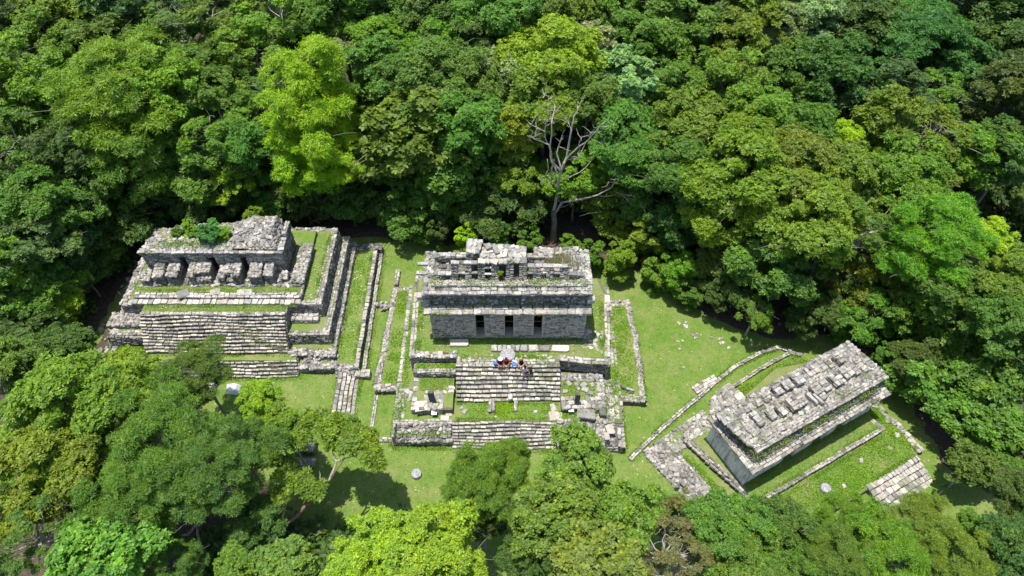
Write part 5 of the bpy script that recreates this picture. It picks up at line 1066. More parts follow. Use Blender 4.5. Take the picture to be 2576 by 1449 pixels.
# --- notable trees
def NT(u, v, rp, zc, col, proto, label, name='broadleaf_tree'): tree(u, v, rp, zc, col, proto, label, name)
NT(325, 250, 125, 12.5, 'bright', 'feather_b', 'tall bright green feathery tree standing above the left ruin', 'feathery_tree')
NT(330, 390, 105, 10, 'mid', 'feather_b', 'shaded feathery tree with bare limbs just behind the left ruin', 'feathery_tree')
NT(785, 250, 112, 12.5, 'vivid', 'feather_a', 'tallest vivid lime feathery tree between the left and middle ruins', 'feathery_tree')
NT(760, 380, 80, 9.5, 'vivid', 'feather_a', 'lower lime-green feathery tree in front of the tall vivid one', 'feathery_tree')
NT(870, 385, 60, 9.5, 'vivid', 'feather_b', 'small lime-green crown at the right foot of the tall vivid tree', 'feathery_tree')
NT(580, 440, 52, 8, 'yellow', 'loose', 'thin yellowish tree with bare twigs behind the top of the left ruin')
NT(1000, 370, 52, 11, 'yellow', 'loose_b', 'small yellow-leaved crown on top of the round green tree')
NT(1020, 340, 118, 10.5, 'green', 'bigleaf_a', 'huge round blue-green crown between the lime tree and the dead tree')
NT(1120, 420, 90, 8.5, 'green', 'bigleaf_b', 'round green crown low beside the narrow yellow tree')
NT(1290, 345, 58, 11, 'yellow', 'tall_a', 'narrow yellow-green tree just left of the dead tree')
NT(1300, 440, 60, 8.5, 'bright', 'tall_b', 'bright green lower crown under the narrow yellow tree')
NT(1400, 160, 95, 13, 'yellow', 'round_c', 'broad olive-yellow crown rising behind the dead tree')
NT(1370, 245, 85, 11.5, 'olive', 'round_c', 'olive lower half crown directly above the dead tree branches')
NT(1480, 130, 62, 12.5, 'silver', 'bigleaf_b', 'silvery crown touching the right of the broad yellow crown')
NT(1285, 195, 62, 11.5, 'silver', 'bigleaf_b', 'silvery crown left of the broad yellow crown')
NT(1580, 205, 68, 12, 'silver', 'bigleaf_a', 'palest silvery green tree right of the dead tree')
NT(1480, 260, 70, 11, 'mid', 'round_b', 'mid-green crown between the yellow crown and the palest silvery one')
NT(1880, 340, 70, 11.5, 'bright', 'round_a', 'bright olive pointed crown on the right slope')
NT(1870, 450, 105, 10.5, 'bright', 'round_c', 'large bright green crown in the middle of the right forest')
NT(2120, 350, 42, 11.5, 'vivid', 'round_b', 'small vivid green crown poking out of the olive trees')
NT(2340, 610, 105, 10, 'bright', 'feather_b', 'broad vivid green crown above the right end of the angled ruin', 'feathery_tree')
NT(2270, 450, 95, 10.5, 'olive', 'round_a', 'olive-yellow crown upper right of the angled ruin')
NT(2480, 620, 60, 9.5, 'vivid', 'round_b', 'vivid green crown at the right edge beside the broad vivid one')
NT(1900, 790, 42, 6.5, 'olive', 'loose', 'small olive tree with bare twigs leaning over the right lawn')
NT(110, 745, 75, 8.5, 'yellow', 'round_c', 'yellow-green flat crown at the left side of the left ruin')
# --- foreground trees
NT(180, 1040, 125, 9, 'dome', 'round_c', 'big olive-bright domed tree at the lower left of the photo')
NT(130, 1180, 110, 8.5, 'dome', 'round_c', 'second domed olive crown below the big one at lower left')
NT(310, 1000, 85, 8.5, 'dome', 'round_c', 'flat olive crown beneath the lowest steps of the left ruin')
NT(500, 942, 74, 6.2, 'mid', 'feather_b', 'dark green feathery crown overlapping the lowest steps of the left ruin', 'feathery_tree')
NT(430, 1110, 120, 9, 'mid', 'feather_b', 'wide dark feathery tree in the lower left quarter', 'feathery_tree')
NT(540, 1190, 110, 9, 'mid', 'feather_b', 'wide feathery crown over the bare white branch', 'feathery_tree')
NT(340, 1260, 100, 8.5, 'mid', 'feather_b', 'feathery crown left of the bare white branch', 'feathery_tree')
NT(655, 1025, 62, 8, 'yellow', 'round_b', 'bright yellow-green crown beside the narrow stairway')
NT(720, 1080, 58, 7.5, 'bright', 'round_b', 'bright crown over the dark wall fragment')
NT(80, 1340, 95, 8.5, 'mid', 'loose_b', 'greyish green tree with twiggy crown in the bottom left corner')
NT(250, 1400, 95, 8.5, 'lime', 'bigleaf_b', 'light green large-leaved crown at the bottom left')
NT(20, 1230, 60, 8, 'green', 'round_b', 'green crown at the left edge under the domed trees')
NT(590, 1440, 45, 8, 'green', 'bigleaf_b', 'small fresh green crown at the bottom edge beside the trunk fork')
NT(730, 1430, 55, 8, 'lime', 'bigleaf_b', 'light green crown at the bottom edge below the tree shadow')
NT(935, 1405, 92, 9.5, 'yellow', 'round_b', 'yellow-green crown at the bottom edge below the lawn altar')
NT(1080, 1400, 110, 9.5, 'yellow', 'round_a', 'yellow-green crown with pale twigs at the bottom centre')
NT(1215, 1212, 88, 8, 'olive', 'feather_b', 'olive fine-leaved tree in front of the lower stairs of the middle ruin', 'feathery_tree')
NT(1275, 1160, 55, 7.5, 'olive', 'feather_b', 'small olive crown top over the lower stairs of the middle ruin', 'feathery_tree')
NT(1470, 1185, 92, 8.5, 'lime', 'bigleaf_a', 'light green broad-leaved crown at the front right corner of the middle ruin')
NT(1410, 1290, 88, 8.5, 'lime', 'bigleaf_b', 'light green broad-leaved crown at the bottom centre')
NT(1560, 1290, 80, 8.5, 'lime', 'bigleaf_a', 'light green broad-leaved crown right of the bottom centre')
NT(1480, 1420, 95, 8.5, 'lime', 'bigleaf_b', 'light green broad-leaved crown cut by the bottom edge')
NT(1690, 1290, 42, 5, 'green', 'round_a', 'green crown left of the rubble slope of the right ruin')
NT(1680, 1390, 70, 8, 'brown', 'loose_b', 'twiggy brownish tree at the bottom between the green crowns')
NT(1750, 1340, 65, 7, 'brown', 'loose', 'half-bare tree with tangled pale twigs at the bottom')
NT(1850, 1350, 85, 7.5, 'green', 'round_a', 'dense green crown in front of the right ruin')
NT(1960, 1330, 70, 6.5, 'green', 'round_b', 'dense green crown below the altar of the right ruin')
NT(1890, 1440, 80, 7.5, 'green', 'round_a', 'dense green crown at the bottom edge below the right ruin')
NT(2110, 1300, 52, 5.5, 'olive', 'feather_b', 'fine-leaved olive crown left of the broad low steps', 'feathery_tree')
NT(2100, 1410, 70, 7, 'green', 'feather_b', 'open green crown over pale rocks at the bottom', 'feathery_tree')
NT(2320, 1320, 55, 6, 'olive', 'feather_b', 'fine-leaved olive crown right of the broad low steps', 'feathery_tree')
NT(2240, 1410, 80, 7, 'bright', 'feather_b', 'bright fine-leaved crown at the bottom right', 'feathery_tree')
NT(2400, 1420, 80, 7, 'olive', 'feather_b', 'olive fine-leaved crown near the bottom right corner', 'feathery_tree')
NT(2530, 1380, 80, 7.5, 'dark', 'round_b', 'dark olive crown in the bottom right corner')
NT(640, 1330, 60, 5, 'dark', 'round_b', 'dark crown behind the forked reddish trunk')
NT(430, 1420, 60, 6, 'mid', 'feather_b', 'small feathery crown under the bare white branch', 'feathery_tree')
NT(1170, 1250, 45, 6.5, 'olive', 'feather_b', 'drooping olive crown beside the lawn altar', 'feathery_tree')
NT(2180, 1330, 50, 5.5, 'olive', 'feather_b', 'thin olive crown directly below the broad low steps', 'feathery_tree')
NT(2440, 1330, 40, 5, 'mid', 'round_b', 'low mid-green crown at the lower right lawn edge')
NT(1330, 1400, 70, 6.5, 'dark', 'round_b', 'dark low crown in the gap at the bottom centre')  # dark leaf colour paints the deep shade of the gap between crowns
NT(1215, 1310, 55, 5.5, 'dark', 'round_b', 'dark green crown beneath the olive fine-leaved tree at the bottom')  # leaves darkened to paint the same shaded gap
NT(2010, 1430, 60, 6, 'green', 'round_b', 'low green crown at the bottom edge under the right ruin altar')
# listed rows with ordinals
ORD = ['first', 'second', 'third', 'fourth', 'fifth', 'sixth', 'seventh', 'eighth', 'ninth', 'tenth', 'eleventh', 'twelfth', 'thirteenth', 'fourteenth', 'fifteenth', 'sixteenth', 'seventeenth', 'eighteenth', 'nineteenth', 'twentieth', 'twenty-first']
BAND = {'top': 'along the top edge', 'second': 'in the second row from the top', 'third': 'in the third row from the top', 'fourth': 'in the fourth row from the top', 'edge': 'in the low row just behind the ruins',
        'right': 'in the wood behind the angled ruin', 'rightedge': 'in the wood right of the angled ruin', 'leftedge': 'in the wood left of the left ruin'}
by = {}
for a, k in L_: by.setdefault(k['band'], []).append(a)
for band, lst in by.items():
    for i, a in enumerate(sorted(lst, key=lambda q: q[0])):
        tree(*a[:5], proto=a[5] if len(a) > 5 else None, label='%s tree, %s from the left %s' % (WORD[a[4]], ORD[i], BAND[band]))
# shrubs at the forest edge
SH = [(1640, 600, 52, 3.2, 'bright', 'tall bright green shrub at the forest edge right of the dead tree'), (1700, 680, 48, 2.6, 'bright', 'bright green shrub spreading onto the upper right lawn'), (1560, 645, 38, 2.4, 'bright', 'bright green shrub directly right of the dead tree foot'),
      (1480, 640, 32, 1.8, 'green', 'low green shrub behind the roof comb of the middle temple'), (1170, 598, 26, 2.2, 'vivid', 'small vivid shrub behind the left of the roof comb'), (1440, 625, 24, 1.6, 'bright', 'small shrub between the dead trunk and the middle temple'),
      (1650, 690, 36, 1.6, 'bright', 'low shrub with creeping leaves at the upper edge of the right lawn'), (1740, 740, 32, 1.6, 'green', 'low shrub at the shaded right border of the lawn'), (1100, 585, 30, 2.2, 'dark', 'dark shrub in the shade behind the lawn between the ruins'),
      (1250, 600, 30, 2.2, 'mid', 'shaded shrub right behind the tower of the middle temple'), (1330, 610, 28, 2, 'mid', 'shaded shrub just left of the dead trunk'), (640, 545, 26, 4.5, 'bright', 'bright shrub behind the roof of the left ruin'), (2230, 890, 30, 2.2, 'mid', 'shrub behind the far corner of the right ruin')]
for u, v, rp, zc, col, lab in SH: tree(u, v, rp, zc, col, 'shrub', lab, 'shrub')
# roof plants
def small(u, v, z, rp, col, lab, base): tree(u, v, rp, z, col, 'shrub', lab, 'shrub', z0=base)
small(*c1(985, 265), 7.5, 26, (.10, .23, .055), 'round blue-green bush growing on the roof of the left ruin', 6.9)
small(*c1(1115, 268), 7.25, 15, 'bright', 'yellow-green bush beside the round bush on the roof of the left ruin', 7.15)
small(*c1(828, 190), 7.3, 15, 'yellow', 'yellow-green bush at the back edge of the roof of the left ruin', 6.9)
small(*c1(745, 250), 7.15, 12, 'green', 'small green plant on the left part of the roof of the left ruin', 6.9)
small(*c1(855, 250), 7.15, 13, 'bright', 'low bright plant left of the round bush on the left ruin', 6.9)
small(*c2(1195, 400), 9.5, 7, 'yellow', 'little yellow-green plant in the tall opening of the roof comb', 9.0)
# understorey filler
k = 0; tries = 0
while k < 75 and tries < 4000:
    tries += 1; x, y = random.uniform(-66, 66), random.uniform(6, 92)
    if inside(x, y, clearing) or abs(x) > 20+y*.72: continue
    deep = y > 62 or abs(x) > 52
    if any((x-a)**2+(y-b_)**2 < ((4.2 if deep else 2.9))**2 for a, b_, _ in TREES): continue
    zc = random.uniform(7.5, 11) if deep else random.uniform(3.5, 6)
    tree(Vector((x, y, zc)), None, random.uniform(3.2, 4.4) if deep else random.uniform(2.2, 3.2), zc, random.choice(('dark', 'mid', 'dark')), None, 'small dark tree filling a gap under the tall forest crowns', 'broadleaf_tree', group='understorey trees in the gaps of the forest') ; k += 1

# ---- dead tree
DY = 44.0
def dp(x, y, dy=0): return atY(*cd(x, y), DY+dy)
rr = random.Random(3)
def limb(pts, r0, r1, dys=None):
    r0 *= .62; r1 *= .6
    P_ = []
    for i, q in enumerate(pts): P_.append(dp(q[0], q[1], (dys or 0)*i/(len(pts)-1)))
    out = []
    for i in range(len(P_)-1): out += wiggle(P_[i], P_[i+1], 3, .025, rr)[:-1]
    out.append(P_[-1]); n = len(out)
    return tube(out, [r0+(r1-r0)*i/(n-1) for i in range(n)], 7)
base = dp(1243, 1440); base.z = -.1
root = empty('dead_tree', (base.x, DY, 0), 'tall leafless dead tree with pale forked branches behind the middle temple', 'dead tree')
DT = [([(1250, 1190), (1275, 1080), (1290, 970)], .24, .16, 0), ([(1290, 970), (1250, 920), (1222, 820), (1165, 795), (1100, 768)], .16, .04, -1), ([(1222, 820), (1200, 745), (1105, 695)], .09, .04, -1), ([(1200, 745), (1210, 675)], .07, .03, 0), ([(1290, 970), (1268, 870), (1300, 765)], .14, .05, .6),
      ([(1290, 970), (1325, 890), (1350, 740), (1365, 660), (1402, 590)], .2, .05, 1), ([(1325, 900), (1390, 830), (1410, 768)], .1, .05, -.6), ([(1375, 850), (1450, 790), (1522, 703)], .1, .04, -1), ([(1270, 980), (1232, 880), (1238, 690), (1220, 540)], .13, .05, 1.5), ([(1238, 700), (1262, 600)], .07, .03, 1.5),
      ([(1300, 1145), (1400, 1128), (1500, 1105), (1580, 1060), (1606, 1008)], .17, .06, -1.5), ([(1262, 1200), (1300, 1145)], .2, .17, -.2), ([(1580, 1060), (1610, 1022), (1672, 1030)], .06, .02, -1.5), ([(1500, 1108), (1640, 1105), (1692, 1160)], .06, .02, -1.8), ([(1590, 1080), (1660, 1095), (1738, 1150)], .05, .02, -1.6), ([(1640, 1105), (1705, 1108)], .03, .01, -1.6),
      ([(1320, 1020), (1430, 950), (1530, 840), (1522, 795)], .07, .02, 1), ([(1255, 900), (1240, 960), (1232, 1110)], .1, .14, .4), ([(1330, 905), (1395, 890)], .06, .02, -.6), ([(1215, 900), (1220, 960), (1175, 1040)], .05, .015, -.8), ([(1352, 740), (1330, 680)], .04, .02, .5), ([(1455, 788), (1470, 740)], .03, .012, -1), ([(1160, 795), (1130, 740)], .03, .012, -1), ([(1225, 545), (1190, 540)], .03, .01, 1.5)]
tb = tube(wiggle(base, dp(1250, 1190), 5, .012, rr), [.40, .31, .28, .26, .25, .24], 9)
def shift(vf): return ([v-Vector((base.x, DY, 0)) for v in vf[0]], vf[1])
link('trunk', mesh_np('trunk', *shift(tb), [M_BARK]), root)
for L in DT: link('branch', mesh_np('branch', *shift(limb(*L)), [M_PALE]), root)

tw_ = []
for L in DT[1:]:
    e = dp(*L[0][-1], L[3]); q0 = dp(*L[0][-2], L[3]*.6)
    for k in range(4):
        a = q0.lerp(e, rr.uniform(.3, 1)); tw_.append(shift(tube(wiggle(a, a+Vector((rr.gauss(0, .6), rr.gauss(0, .4), rr.uniform(-.1, .9))), 3, .1, rr), [.03, .022, .015, .008], 4)))
link('twigs', mesh_np('twigs', *join(tw_), [M_PALE]), root)['kind'] = 'stuff'

# bare pale snags standing in the forest
def snag(u, v, Y, s, label, seed, lean=0):
    r_ = random.Random(seed); p = atY(u, v, Y); root = empty('bare_snag', (p.x, p.y, 0), label, 'dead tree')
    parts = [tube(wiggle((0, 0, -.1), (lean, 0, p.z), 5, .02, r_), [.22, .2, .18, .16, .14, .13], 6)]
    for i in range(5):
        a = r_.uniform(0, 6.28); e = Vector((lean+math.cos(a)*s*r_.uniform(.5, 1), math.sin(a)*s*.6, p.z+s*r_.uniform(.3, 1.1)))
        bp = wiggle((lean, 0, p.z*.97), e, 4, .09, r_); parts.append(tube(bp, [.12, .1, .07, .05, .025], 5))
        for j in range(3):
            q = bp[r_.choice((2, 3))]; parts.append(tube(wiggle(q, q+Vector((r_.gauss(0, .5), r_.gauss(0, .4), r_.uniform(0, .6)))*s*.5, 3, .08, r_), [.045, .035, .025, .012], 4))
    link('branches', mesh_np('branches', *join(parts), [M_PALE]), root)
snag(1735, 20, 66, 3, 'bare grey snag at the top right of centre above the dark gap', 1)
snag(735, 30, 64, 2.4, 'bare pale snag at the top edge above the vivid tree', 2)
snag(2335, 320, 48, 2.2, 'bare white forked snag in the upper right forest', 3, .3)
snag(2305, 200, 55, 2.4, 'curved white snag in the dark gap of the upper right forest', 4, .5)
snag(300, 430, 45, 2.0, 'pale bare snag inside the feathery tree behind the left ruin', 5)
snag(240, 600, 40, 1.2, 'bare dry branches at the forest corner beside the left ruin', 7)
snag(1730, 1390, 13, 1.4, 'tangle of dry pale twigs at the bottom between the green crowns', 8)
snag(1140, 1360, 13, 1.0, 'dry grey twigs sticking out of the yellow-green crown at the bottom', 9)

# foreground branching tree (visible reddish trunk)
def g5(x, y, z): return at(*c5(x, y), z)
bp = g5(1615, 1325, 0); root = empty('broadleaf_tree', (bp.x, bp.y, 0), 'open olive tree with a forked reddish trunk casting the dark shadow on the lawn', 'tree')
o5 = Vector((bp.x, bp.y, 0))
limbs = [([(1615, 1330, -.1), (1600, 1210, 1.8)], .3, .22), ([(1600, 1210, 1.8), (1545, 1110, 3.2), (1440, 990, 4.8), (1420, 860, 6.2)], .19, .07), ([(1530, 1050, 4), (1460, 900, 5.6)], .09, .04), ([(1600, 1210, 1.8), (1680, 1150, 2.8), (1770, 1070, 3.8), (1870, 960, 5), (1950, 870, 6), (2040, 740, 7)], .18, .05), ([(1870, 960, 5), (1900, 880, 6), (1890, 820, 6.6)], .06, .02),
         ([(1950, 870, 6), (1990, 760, 6.8), (1960, 620, 7.6)], .08, .03), ([(1460, 900, 5.6), (1520, 820, 6.5), (1540, 740, 7.2)], .06, .03), ([(1990, 760, 6.8), (2140, 720, 7.4)], .05, .02), ([(1680, 1150, 2.8), (1700, 1000, 5)], .08, .03)]
for pts, r0, r1 in limbs:
    P_ = [g5(*q)-o5 for q in pts]; out = []
    for i in range(len(P_)-1): out += wiggle(P_[i], P_[i+1], 3, .03, rr)[:-1]
    out.append(P_[-1]); n = len(out)
    link('limb' if r0 < .3 else 'trunk', mesh_np('limb', *tube(out, [r0+(r1-r0)*i/(n-1) for i in range(n)], 7), [M_RED if r0 > .1 else M_PALE]), root)
cl = [(1700, 560, 7.8, .9), (1800, 540, 8, .85), (1900, 520, 8, .8), (1960, 560, 8, .9), (2060, 570, 7.8, 1.0), (2150, 640, 7.6, .9), (2190, 720, 7.4, .8), (2050, 660, 7.6, .9), (1960, 640, 7.6, .7), (1700, 830, 6.4, .8), (1790, 880, 6.2, .85), (1860, 930, 6, .7), (1660, 960, 6, .6), (1700, 780, 6.6, .6), (1600, 620, 7.5, .9), (1560, 720, 7.4, .9), (1450, 900, 6.6, .7), (2230, 770, 7.2, .5), (1780, 640, 7.8, .8), (1620, 740, 7.2, .6)]
V, F = leaf_cloud(np.array([list(g5(x, y, z)-o5) for x, y, z, r_ in cl]), np.array([r_ for *_, r_ in cl]), 190, 6, .24, .12, 5, .6, .2, ctr=tuple((g5(1800, 850, 4)-o5)))
k_ = link('crown', mesh_np('crown', V, F, [M_LEAF]), root); k_.color = (.155, .24, .022, 1)
# bare white branch over the dark gap
bp2 = g5(1165, 1400, 0); root = empty('bare_branch_tree', (bp2.x, bp2.y, 0), 'bare crooked white branch hanging in the dark gap at the lower left', 'dead tree')
o5 = Vector((bp2.x, bp2.y, 0))
for pts, r0, r1 in [([(1165, 1400, -.1), (1200, 1290, 2.5), (1165, 1130, 5)], .10, .07), ([(1165, 1130, 5), (1110, 1195, 5.1), (1045, 1197, 5.2), (990, 1207, 5.3)], .09, .04), ([(1045, 1195, 5.2), (975, 1095, 5.8), (950, 1045, 6.2)], .07, .03), ([(975, 1098, 5.8), (905, 1105, 5.8), (818, 1137, 5.7)], .045, .015)]:
    P_ = [g5(*q)-o5 for q in pts]; out = []
    for i in range(len(P_)-1): out += wiggle(P_[i], P_[i+1], 3, .03, rr)[:-1]
    out.append(P_[-1]); n = len(out)
    link('branch', mesh_np('branch', *tube(out, [r0+(r1-r0)*i/(n-1) for i in range(n)], 6), [M_BARK if r0 > .095 else M_PALE]), root)

# ---- low growth: weeds on terraces, grass blades, forest undergrowth
def scatter_leaves(name, polys, n, l, w, col, label, zj=0.05, seed=1, frame=None, h=.1, clump=0):
    r = np.random.default_rng(seed); P = []
    tot = sum(p[2] for p in polys)
    for poly, z, wt in polys:
        xs_ = [p[0] for p in poly]; ys_ = [p[1] for p in poly]; need = int(n*wt/tot); got = 0; t_ = 0
        cs = [(r.uniform(min(xs_), max(xs_)), r.uniform(min(ys_), max(ys_))) for _ in range(max(1, need//max(1, clump)))] if clump else None
        while got < need and t_ < need*12:
            t_ += 1
            if clump:
                c = cs[r.integers(len(cs))]; x, y = c[0]+r.normal()*.4, c[1]+r.normal()*.3
            else: x, y = r.uniform(min(xs_), max(xs_)), r.uniform(min(ys_), max(ys_))
            if inside(x, y, poly):
                q = Vector((x, y, z)); q = frame @ q if frame else q; P.append((q.x, q.y, q.z+r.uniform(0, zj))); got += 1
    P = np.array(P); n = len(P)
    a = r.uniform(0, 6.28, n); up = r.uniform(.2, 1.2, n)*h/l
    L = np.stack([np.cos(a), np.sin(a), up*2], 1); L /= np.linalg.norm(L, axis=1, keepdims=True); L *= l*r.uniform(.6, 1.4, (n, 1))
    Wd = np.stack([-np.sin(a), np.cos(a), r.normal(size=n)*.3], 1)*w*.5
    V = np.stack([P, P+L*.5+Wd, P+L, P+L*.5-Wd], 1).reshape(-1, 3)
    o = link(name, mesh_np(name, V, np.arange(len(V)).reshape(-1, 4), [M_LEAF])); o.color = (*col, 1); tag(o, label, kind='stuff'); return o
Wd_polys = [([(-10.2, 27.9), (-8.9, 27.9), (-8.9, 37.3), (-9.9, 37.3)], .55, 3), ([(8.4, 27), (9.9, 27), (10, 32), (9.7, 35.5), (8.4, 35.5)], .65, 3), ([(7.7, 26), (8.3, 26), (8.3, 35), (7.9, 35)], 1.5, 1),
            ([(-4.2, 24.4), (3.0, 24.4), (3.0, 25.6), (-4.2, 25.6)], 1.47, 1.6), ([(-1.3, 24.9), (.2, 24.9), (.2, 25.8), (-1.3, 25.8)], 1.47, 2.5), ([(3.8, 25.5), (6.3, 25.5), (6.3, 27.5), (3.8, 27.5)], 2.04, 1.4), ([(-8.6, 25), (-8, 25), (-7.9, 36), (-8.6, 36)], 1.47, 2),
            ([(-7.3, 27.8), (-4.3, 27.8), (-4.3, 28.4), (-7.3, 28.4)], 2.72, .8), ([(-33.6, 31), (-32.6, 31), (-31.8, 41), (-33.3, 42)], .05, 3), ([(-31.8, 30.2), (-29.5, 30.2), (-29.5, 31), (-31.8, 31)], 1.2, 1.2), ([(-16.8, 29.8), (-12.6, 29.8), (-12.6, 42), (-16.8, 42)], .73, 1.5),
            ([(-28.2, 37.6), (-22.5, 37.4), (-22.5, 38.9), (-26.6, 38.9)], 6.95, 1.8), ([(3.4, 24.3), (4.2, 24.3), (4.2, 25), (3.4, 25)], 1.47, .8), ([(-14.1, 30.5), (-13, 30.5), (-13, 42), (-14.0, 42)], .73, 1)]
scatter_leaves('weeds', Wd_polys, 17000, .11, .07, (.21, .35, .03), 'patches of bright low weeds on the stone terraces', h=.06, clump=70)
P3w = [([(12.2, -3.8), (13.3, -3.8), (13.4, 4.4), (12.9, 4.5)], .56, 2.5), ([(6, -4.2), (12, -4.2), (12, -2), (6, -2)], .56, 2), ([(5.2, 5.4), (12.5, 5.2), (11.6, 6.8), (5.2, 6.6)], .3, 3), ([(-1.6, -1), (-1.2, -1), (-1.6, 4), (-2, 4)], .56, .6), ([(0, -4.2), (6, -4.2), (6, -2), (0, -2)], .56, 1.5)]
scatter_leaves('weeds', P3w, 11000, .11, .07, (.21, .35, .03), 'bright weeds on the platform of the right ruin', h=.06, clump=80, frame=M3, seed=4)
fz = [([(.1, .15), (12.2, .15), (12.2, .55), (.1, .55)], 3.95, 1)]
V_ = scatter_leaves('creepers', fz, 1700, .11, .05, (.16, .24, .04), 'dry creepers hanging on the frieze of the right ruin', zj=.9, h=.02, clump=60, frame=M3, seed=5)
scatter_leaves('creepers', [([(.1, .3), (.4, .3), (.4, 4), (.1, 4)], 3.95, 1)], 600, .11, .05, (.16, .24, .04), 'creepers on the left end of the right ruin', zj=.8, h=.02, clump=40, frame=M3, seed=6)
scatter_leaves('creepers', [([(-6.2, 30.55), (5.7, 30.55), (5.7, 30.7), (-6.2, 30.7)], 7.15, 1), ([(-6, 30.9), (5.5, 30.9), (5.5, 31.6), (-6, 31.6)], 8.85, 1), ([(-6.4, 29.85), (5.8, 29.85), (5.8, 29.95), (-6.4, 29.95)], 6.8, .5)], 2600, .12, .04, (.22, .3, .06), 'tufts of dry weeds on the cornices of the middle temple', zj=.4, h=.03, clump=40, seed=7)
scatter_leaves('dry_grass', [([(2.4, 32.6), (5.0, 32.4), (4.9, 34.1), (2.2, 34.1)], 9.25, 1)], 2200, .2, .02, (.25, .24, .11), 'dry grass tufts on the right part of the temple roof', zj=.1, h=.2, clump=60, seed=8)
lawn_in = [(x, y) for x, y in lawn_poly]
scatter_leaves('grass', [(lawn_in, .01, 1)], 90000, .1, .03, (.17, .33, .04), 'short uneven grass blades on the lawn', zj=.0, h=.07, seed=9)
tw = [([(-31, 33.4), (-15.7, 33.4), (-15.7, 41.2), (-31, 41.2)], 3.86, 3), ([(-7.3, 28.9), (7, 28.6), (7.3, 34.5), (-7.4, 34.5)], 3.47, 3), ([(-7, 26.4), (-4.5, 26.4), (-4.5, 27.5), (-7, 27.5)], 2.09, .6), ([(-30, 34.2), (-17, 34.2), (-17, 34.8), (-30, 34.8)], 4.26, .6), ([(-29.2, 32.5), (-18, 32.5), (-18, 33.2), (-29.2, 33.2)], 3.87, .8)]
scatter_leaves('grass', tw, 30000, .1, .03, (.24, .34, .07), 'short grass on the terraces of the ruins', zj=.0, h=.06, seed=10)
scatter_leaves('grass', [([(-.9, -1.3), (11.9, -1.4), (12, 0), (0, 0)], .97, 1), ([(-1, -4.2), (12.9, -4.2), (13, -1.8), (0, -1.8)], .56, 2), ([(-2, 4), (-1, -1), (-1.4, -1), (-2.2, 4)], .56, .3)], 16000, .1, .03, (.18, .34, .04), 'grass on the platform of the right ruin', zj=.0, h=.06, seed=12, frame=M3)
scatter_leaves('fallen_leaves', [(lawn_in, .03, 3), ([(-31, 32.4), (-15.7, 33.4), (-15.7, 41.2), (-31, 35)], 3.9, 1), ([(-7.3, 28.9), (7, 28.6), (7.3, 34.5), (-7.4, 34.5)], 3.5, 1), ([(-16.8, 29.8), (-12.6, 29.8), (-12.6, 42), (-16.8, 42)], .76, .6)], 3200, .12, .1, (.50, .46, .26), 'pale fallen leaves scattered on the grass', zj=.01, h=.01, seed=21)
def strip(x0, y0, x1, y1, w=.22):
    d = Vector((x1-x0, y1-y0)).normalized(); n_ = Vector((-d.y, d.x))*w
    return [(x0+n_.x, y0+n_.y), (x1+n_.x, y1+n_.y), (x1-n_.x, y1-n_.y), (x0-n_.x, y0-n_.y)]
E_ = [(strip(-8.95, 22.8, -8.95, 27.3), .01, 1), (strip(-8.9, 22.75, -4.4, 22.75), .01, 1), (strip(-4.4, 22.5, 3.3, 22.5), .01, 1), (strip(8.4, 22.3, 8.45, 26.3), .01, 1), (strip(10.4, 26.2, 10.45, 32.3), .01, 1.2), (strip(-10.9, 27.3, -10.4, 37.5), .01, 2), (strip(-11.7, 29.5, -11.75, 42.5), .01, 2), (strip(-17, 28.7, -17, 30.8), .01, .4),
      (strip(-30, 28.7, -17.1, 28.7), .01, 2), (strip(-12.1, 24, -12.1, 28.8), .01, 1), (strip(-13.8, 24, -13.8, 28.8), .01, 1), (strip(-6.1, 30.1, 5.6, 30.1, .15), 3.47, 2), (strip(-7.2, 28.9, -7.3, 34.5), 3.47, 1), (strip(6.9, 28.4, 7.2, 34.4), 3.47, 1), (strip(-4, 28.5, 3.5, 28.5), 3.48, 1), (strip(-4.2, 25.65, 3.5, 25.65, .15), 1.48, 1), (strip(-4.2, 24.35, 3.1, 24.35, .12), 1.48, .8),
      (strip(-29.3, 33.05, -17, 33.05, .12), 3.88, 1), (strip(-30, 34.35, -17, 34.35, .15), 4.27, 1), (strip(-15.8, 33.5, -15.7, 41), 3.86, 1), (strip(-30.6, 30.2, -17.2, 30.2, .15), 1.18, 1.2), (strip(-14.0, 30.6, -14.0, 42, .15), .73, 1), (strip(-12.7, 29.8, -12.75, 42, .12), .73, 1)]
scatter_leaves('grass', E_, 15000, .15, .045, (.19, .31, .035), 'long uncut grass along the feet of the walls', zj=.02, h=.12, clump=26, seed=31)
kb = [at(*c4(x, y), .2)[:2] for x, y in ((110, 985), (340, 760), (740, 420), (860, 320), (1040, 230), (1160, 190))]
E3 = [(strip(*a, *b_, .3), .02, 1) for a, b_ in zip(kb, kb[1:])]
scatter_leaves('grass', E3, 2500, .15, .045, (.19, .31, .035), 'long grass along the kerb behind the right ruin', zj=.02, h=.12, clump=26, seed=32)
E3 = [(strip(-.1, -.15, 12.2, -.15, .12), .98, 1), (strip(.1, -1.3, 12, -1.35, .1), .98, 1), (strip(.1, -1.9, 12.2, -1.95, .15), .56, 1.4), (strip(-1.5, -1.4, -2.2, 4.2, .12), .62, .8), (strip(7.6, -4.1, 12.8, -4.1, .15), .6, .8), (strip(13.3, -4, 13.5, 4.5, .2), .57, 1)]
scatter_leaves('grass', E3, 5000, .14, .045, (.19, .31, .035), 'long grass along the low walls of the right ruin', zj=.02, h=.11, clump=26, seed=33, frame=M3)
SW = []
